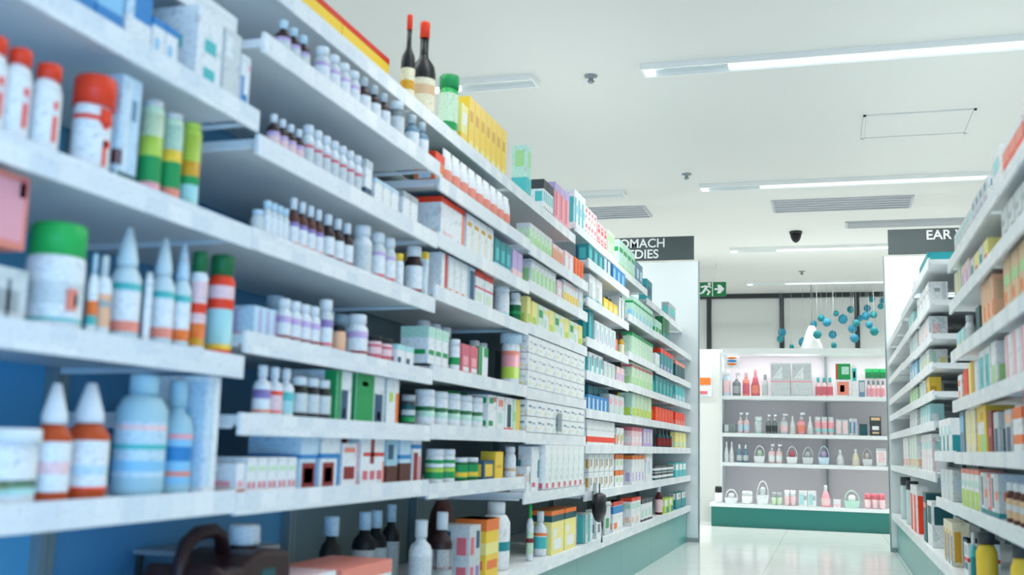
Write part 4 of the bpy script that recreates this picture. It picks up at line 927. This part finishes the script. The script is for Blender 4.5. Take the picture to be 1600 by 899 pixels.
row('R1','S5',1572,1583,1,68, C('lightgrey',(.2,.0,.8,.6,'navy'),(.1,.7,.9,.9,'peach')),'grey carton with navy panel and peach top',dep=.06)
row('R1','S5',1584,1600,1,72, C('white',(0,.75,1,1,'orange'),(0,.2,1,.4,'orange')),'white carton with two orange bands',dep=.06)
row('R1','S5',1602,1640,2,90, C('rose',(.1,.1,.9,.4,'pink')),'tall rose carton at frame edge',dep=.08,hh=.15)
row('R2','S6',1500,1532,4,60, C('white',(.1,.0,.9,.45,'lime'),(.1,.55,.9,.7,'mint'),(0,.88,1,1,'salmon')),'white carton with lime base',dep=.07)
row('R2','S6',1534,1562,5,66, CC(('lightgrey',(0,0,1,.12,'teal'),(.2,.4,.8,.6,'orange')),('white',(0,0,1,.12,'teal'),(.3,.2,.7,.9,'charcoal')),('rose',(0,0,1,.12,'teal'),(.2,.2,.5,.9,'white'))),['grey slim carton with orange square','white slim carton with charcoal stripe','rose slim carton with teal base'],styles=3,dep=.07)
row('R1','S6',1572,1640,5,66, BT('pill','brown','white','tan',(.4,.7,'offwhite'),name='pill_bottle'),'brown bottle with wide white cap')
row('R2','B',1488,1514,2,60, C('white',(0,.92,1,1,'black'),(.25,.6,.75,.85,'grey'),(0,.45,1,.55,'red'),(.2,.25,.9,.42,'darkteal')),'white carton with grey square and red band',dep=.10)
row('R2','B',1519,1530,1,80, BT('squeeze','turquoise','white','teal',flat=.8),'turquoise bottle with white top')
row('R2','B',1533,1556,1,95, BT('pill','yellow','charcoal','yellow',(.0,.1,'paleyellow'),name='aerosol_can'),'yellow can with charcoal cap, farther',hh=.175,wf=1.2)
row('R1','B',1588,1616,1,95, BT('pill','yellow','charcoal','yellow',(.0,.1,'paleyellow'),name='aerosol_can'),'yellow can with charcoal cap, at frame edge',hh=.20,wf=1.1)
row('R3','S5',1462,1486,4,50, C('white',(.1,.0,.5,.5,'teal'),(.5,.5,.9,.8,'aqua')),'white carton with teal foot',dep=.07)
row('R3','S6',1462,1490,5,46, C('offwhite',(.2,.3,.5,.8,'paleblue')),'off-white carton with pale blue panel',dep=.07)
row('R3','B',1476,1490,3,66, C('cream',(.1,.1,.5,.8,'mustard'),(.6,0,.9,.7,'blue')),'cream carton with mustard and blue stripes',dep=.06)
row('R4','T',1437,1450,2,24, C('teal',(.1,.1,.9,.4,'turquoise')),'teal carton with turquoise base',dep=.12)
row('R5','T',1427,1434,1,26, C('white',(.0,.0,1,.6,'blue')),'white carton with blue base',dep=.06)
row('R4','S2',1430,1452,4,36, C('white',(.3,.6,.6,.75,'grey'),(.7,0,.9,1,'offwhite')),'plain white carton with grey spot',dep=.08)
row('R5','S2',1420,1428,2,26, C('aqua',(.2,.2,.8,.6,'mint')),'aqua carton with mint patch',dep=.06)
row('R4','S3',1436,1452,3,38, C('white',(.2,.3,.6,.7,'palepink'),(.1,.0,.4,.3,'rose')),'white carton with rose corner',dep=.08)
row('R5','S3',1422,1434,3,34, C('offwhite',(.2,.2,.6,.7,'aqua')),'off-white carton with aqua patch',dep=.06)
row('R4','S4',1437,1452,3,30, C('white',(.1,.1,.4,.9,'mint'),(.6,.3,.9,.6,'paleyellow')),'white carton with mint stripe',dep=.08)
row('R5','S4',1422,1434,3,28, C('skyblue',(.2,.2,.6,.7,'white')),'sky blue carton with white patch',dep=.06)
row('R4','S5',1437,1447,2,26, C('white',(.1,.1,.6,.9,'mint')),'white carton with mint panel',dep=.08)
row('R4','S5',1448,1453,1,30, C('yellow',(.1,.1,.6,.5,'mustard')),'small yellow carton',dep=.05)
row('R5','S5',1422,1434,3,26, C('palegreen',(.1,.1,.6,.9,'lightgreen')),'pale green carton with light green panel',dep=.06)
row('R4','S6',1437,1454,4,30, C('aqua',(.1,.1,.6,.5,'white')),'aqua carton with white patch',dep=.06)
row('R5','S6',1422,1434,3,28, C('lightgrey',(.1,.1,.6,.5,'white')),'light grey carton with white patch',dep=.06)
row('R4','S7',1437,1457,5,56, C('white',(.2,.6,.8,.8,'aqua'),(.1,.0,.3,.9,'palepink')),'tall white carton with aqua band',dep=.06)
row('R5','S7',1422,1434,3,54, C('white',(.1,.1,.6,.3,'peach'),(.7,0,.9,1,'lightgreen')),'tall white carton with peach patch',dep=.06)
row('R4','B',1442,1449,1,76, C('darkteal',(.1,.7,.9,.8,'salmon'),(.1,.0,.4,.6,'teal')),'dark teal carton with salmon bar',dep=.10)
row('R4','B',1450,1458,1,70, C('white',(.1,.5,.9,.9,'darkteal')),'white carton with dark teal panel',dep=.10)
row('R5','B',1424,1434,2,72, C('white',(.1,.0,.7,.8,'brightred')),'white carton with bright red side',dep=.06)
row('R6','B',1422,1433,1,68, BT('jar','clear','charcoal','clear',name='jar',seg=14),'clear jar with dark lid',wf=1.5)
row('R7','B',1412,1421,1,66, BT('jar','clear','charcoal','clear',name='jar',seg=14),'tall clear jar with dark lid',wf=1.5)
row('R6','S7',1412,1420,2,46, C('white',(.1,.1,.6,.3,'salmon')),'white carton with salmon patch',dep=.06)
# ---- display at the aisle end
row('D','S1',1129,1141,1,40, BT('pill','paleblue','white','palepink',name='pump_bottle'),'pale blue and pink bottle')
row('D','S1',1144,1157,1,36, PU('midgrey','lightgrey','grey'),'grey pump bottle')
row('D','S1',1160,1171,1,38, BT('med','salmon','palepink','rose'),'salmon bottle')
row('D','S1',1173,1187,1,42, BT('cone','rose','pink','salmon'),'rose pink bottle')
row('D','S1',1191,1200,1,34, BT('med','offwhite','grey','lightgrey'),'slim grey and white bottle')
def giftbox(w, d, h, i):
    o = carton(w, d, h, 'offwhite', ((0, .42, 1, .46, 'pink'), (.05, .5, .95, .95, 'lightgrey')), name='gift_box')
    b = MB(); b.prism([(-.42*w, .52*h), (.1*w, .52*h), (.1*w, .92*h)], 'y', -.004, -.001, 'white'); b.build('window_print', o); return o
row('D','S1',1203,1270,2,52, giftbox,'wide white gift box with diagonal window',dep=.14)
row('D','S1',1274,1302,3,30, BT('med','palepink','turquoise','rose'),'pink bottle with turquoise cap')
row('D','S1',1305,1330,1,26, C('white',(.1,.1,.9,.9,'salmon'),(.3,.3,.6,.7,'white')),'white carton with salmon print',dep=.10)
row('D','S1',1305,1330,1,24, C('green',(0,0,.12,1,'red'),(.4,.3,.9,.8,'mint')),'green carton with red end resting on salmon one',dep=.10,zo=.162)
row('D','S1',1331,1340,1,50, C('white',(.1,.5,.9,.9,'turquoise'),(.3,.6,.7,.8,'white')),'tall white carton with turquoise frame',dep=.08)
row('D','S1',1342,1352,1,26, C('slate',(.1,.3,.9,.9,'lightgrey')),'slate grey carton',dep=.08)
row('D','S1',1354,1384,4,26, BT('med','palepink','midgrey','pink'),'pale pink bottle with grey cap')
row('D','S1',1352,1386,3,14, C('darkgreen',(0,.6,1,1,'green')),'low dark green carton on bottle row',dep=.10,zo=.185,inset=.16)
row('D','S2',1130,1150,1,14, C('midgrey',(.1,.1,.4,.9,'lightgrey')),'dark grey tray set',dep=.10)
row('D','S2',1152,1171,2,32, PU('palepink','white','paleblue'),'pale pink and blue pump bottle')
row('D','S2',1179,1191,1,26, BT('jar','mint','white','offwhite',name='jar'),'pale mint jar')
row('D','S2',1196,1215,2,30, PU('midgrey','white','charcoal'),'grey pump bottle with white head')
row('D','S2',1218,1232,1,32, PU('offwhite','white','palepink'),'white pump bottle with pale pink label')
row('D','S2',1234,1243,1,28, BT('cone','white','white','offwhite'),'slim white bottle between pump bottles')
row('D','S2',1245,1259,1,34, PU('pink','white','salmon'),'pink pump bottle')
row('D','S2',1261,1271,1,28, BT('cone','white','white','offwhite'),'slim white bottle beside pink pump')
row('D','S2',1273,1304,3,28, BT('jar','palepink','offwhite','pink',(0,.4,'aqua'),name='jar'),'jar with pink and aqua label')
row('D','S2',1306,1326,2,24, C('lightgrey',(.2,.1,.8,.9,'palepink')),'slim grey and pink carton',dep=.08)
row('D','S2',1327,1340,2,26, C('offwhite',(.1,.1,.5,.8,'teal'),(.6,.1,.9,.9,'lilac')),'white carton with teal stripe',dep=.08)
row('D','S2',1343,1356,1,18, C('darkteal',(.1,.8,.9,.95,'charcoal')),'square dark teal carton',dep=.10)
row('D','S2',1359,1378,1,30, C('charcoal',(.2,.3,.8,.5,'white'),(.1,.8,.9,.95,'tan'),(.2,.1,.8,.2,'tan')),'charcoal and tan carton',dep=.10)
row('D','S3',1131,1147,2,32, BT('cone','white','white','offwhite'),'white cone bottle')
row('D','S3',1150,1170,2,28, BT('cone','slate','white','lightgrey'),'grey-blue cone bottle with white cap')
row('D','S3',1177,1196,1,28, lambda w,d,h,i: arch(w,d,h,'white','palegreen'),'white basket set with green jar',dep=.12)
row('D','S3',1200,1223,2,30, PU('palepink','white','white'),'pale pink and white pump bottle')
row('D','S3',1228,1247,1,28, lambda w,d,h,i: arch(w,d,h,'white','rose'),'white basket set with rose jar',dep=.12)
row('D','S3',1253,1272,1,28, lambda w,d,h,i: arch(w,d,h,'offwhite','lightgrey'),'white basket set with grey jar',dep=.12)
row('D','S3',1278,1297,1,30, lambda w,d,h,i: arch(w,d,h,'paleblue','lilac'),'pale blue basket set with lilac jar',dep=.12)
row('D','S3',1307,1319,1,24, BT('cone','white','white','offwhite'),'short white bottle standing alone')
row('D','S3',1331,1344,1,26, BT('cone','cream','offwhite','beige'),'short cream bottle')
row('D','S3',1347,1364,1,28, lambda w,d,h,i: arch(w,d,h,'offwhite','beige'),'white basket set with beige jar',dep=.12)
row('D','S3',1369,1386,1,28, C('white',(.2,.2,.8,.8,'palepink'),(0,.85,1,1,'lightgrey')),'white carton with pink round label',dep=.10)
row('D','B',1116,1128,1,26, lambda w,d,h,i: dish(w,d,h,'white','black'),'white jar with black lid',dep=.08)
row('D','B',1131,1153,1,22, lambda w,d,h,i: arch(w,d,h,'white','offwhite'),'small white basket set',dep=.12)
row('D','B',1158,1176,1,20, lambda w,d,h,i: dish(w,d,h,'white','offwhite'),'wide white jar',dep=.10)
row('D','B',1181,1202,1,38, lambda w,d,h,i: arch(w,d,h,'white','lightgrey'),'tall white basket set with arched handle',dep=.12)
row('D','B',1205,1222,2,20, lambda w,d,h,i: dish(w,d,h,'palegreen','grey'),'small greenish jar with grey lid',dep=.06)
row('D','B',1225,1244,2,24, lambda w,d,h,i: dish(w,d,h,'palepink','white'),'pale pink jar with white lid',dep=.07)
row('D','B',1248,1276,2,24, C('white',(.1,.1,.6,.8,'aqua'),(.6,.4,.9,.7,'grey')),'white carton with aqua panel',dep=.10)
row('D','B',1283,1298,1,34, BT('cone','pink','white','palepink'),'pink cone bottle')
row('D','B',1302,1314,1,12, C('white',(.1,.1,.9,.5,'palepink')),'flat white carton',dep=.10)
row('D','B',1318,1345,1,28, lambda w,d,h,i: arch(w,d,h,'mint','white'),'mint basket set with white jar',dep=.12)
row('D','B',1351,1384,3,24, lambda w,d,h,i: dish(w,d,h,'palepink','rose'),'pale pink jar with rose lid',dep=.08)
# poster on partition and small sign on display
po = bx('poster', -1.26, -1.09, 10.485, 10.499, 1.20, 1.60, mat('white')); tag(po, 'white poster with orange band on pale partition', 'poster')
bx('print', -1.25, -1.10, 10.481, 10.486, 1.31, 1.38, mat('orange'), po); bx('print', -1.25, -1.13, 10.481, 10.486, 1.22, 1.25, mat('rose'), po)
sg = bx('shelf_card', -0.93, -0.80, DY+.02, DY+.024, 1.45, 1.575, mat('white')); tag(sg, 'white shelf card with orange and blue ovals on display', 'card')
b = MB()
for (zc, cc) in ((1.545, 'orange'), (1.515, 'blue'), (1.485, 'orange')):
    b.prism([(-.865+.045*math.cos(a*math.pi/8), zc+.010*math.sin(a*math.pi/8)) for a in range(16)], 'y', DY+.016, DY+.02, cc)
b.build('print', sg)
# teal paper balls hung before the glazing
balls = [(1222,520,7),(1219,530,6),(1255,535,8),(1237,542,4),(1271,507,6),(1283,497,6),(1292,504,7),(1277,523,7),(1301,523,7),(1329,484,6),(1317,499,8),(1306,490,5),
 (1332,514,7),(1338,505,6),(1335,529,7),(1303,540,5),(1355,482,6),(1362,468,5),(1379,470,5),(1376,479,5),(1353,494,7),(1365,492,6),(1358,508,6),(1366,518,7),(1345,497,5)]
shade = dict()
for i, (px, py, r) in enumerate(balls):
    Yb = YW-.25 - (i % 8)*.085
    d = (RT*(px-800) - UP*(py-449.5))/F_PX + FW; k = Yb/d.y; x, z = d.x*k, CAM_H+d.z*k
    R = r*.0072
    t = empty('paper_ball', (x, Yb, z))
    b = MB(); n = 7
    b.lathe([(R*math.sin(math.pi*max(j, .15)/n) * (1 if j % 2 else .9), -R*math.cos(math.pi*j/n)) for j in range(n+1)], 'teal' if i % 2 else 'balltile', 12)
    b.build('ball', t)
    b = MB(); b.tube([(0, 0, R*.9), (0, 0, CEIL-z)], .0015, 'lightgrey', 4); b.build('thread', t)
    tag(t, f'{"teal" if i % 2 else "blue"} paper ball hanging by thread before glazing, {ORD[sorted(range(25), key=lambda q: balls[q][0]).index(i)//1+1] if sorted(range(25), key=lambda q: balls[q][0]).index(i) < 16 else ORD[25-sorted(range(25), key=lambda q: balls[q][0]).index(i)]} {"from left" if sorted(range(25), key=lambda q: balls[q][0]).index(i) < 16 else "from right"}', 'paper ball', 'paper balls hanging before the glazing')
x, z = -0.17, 2.0
t = empty('pendant_shade', (x, YW-.7, 1.72))
b = MB(); b.lathe([(.17, 0), (.165, .02), (.06, .34), (.03, .40)], M_FRAME, 20); b.build('shade', t)
b = MB(); b.tube([(0, 0, .40), (0, 0, CEIL-1.72)], .005, M_PEDGE, 6); b.build('rod', t)
tag(t, 'white cone pendant shade in front of glazed wall', 'pendant lamp')
if ROWLOG: print('LONG LABELS', sorted(set(q.split(',')[0] for q in ROWLOG)))
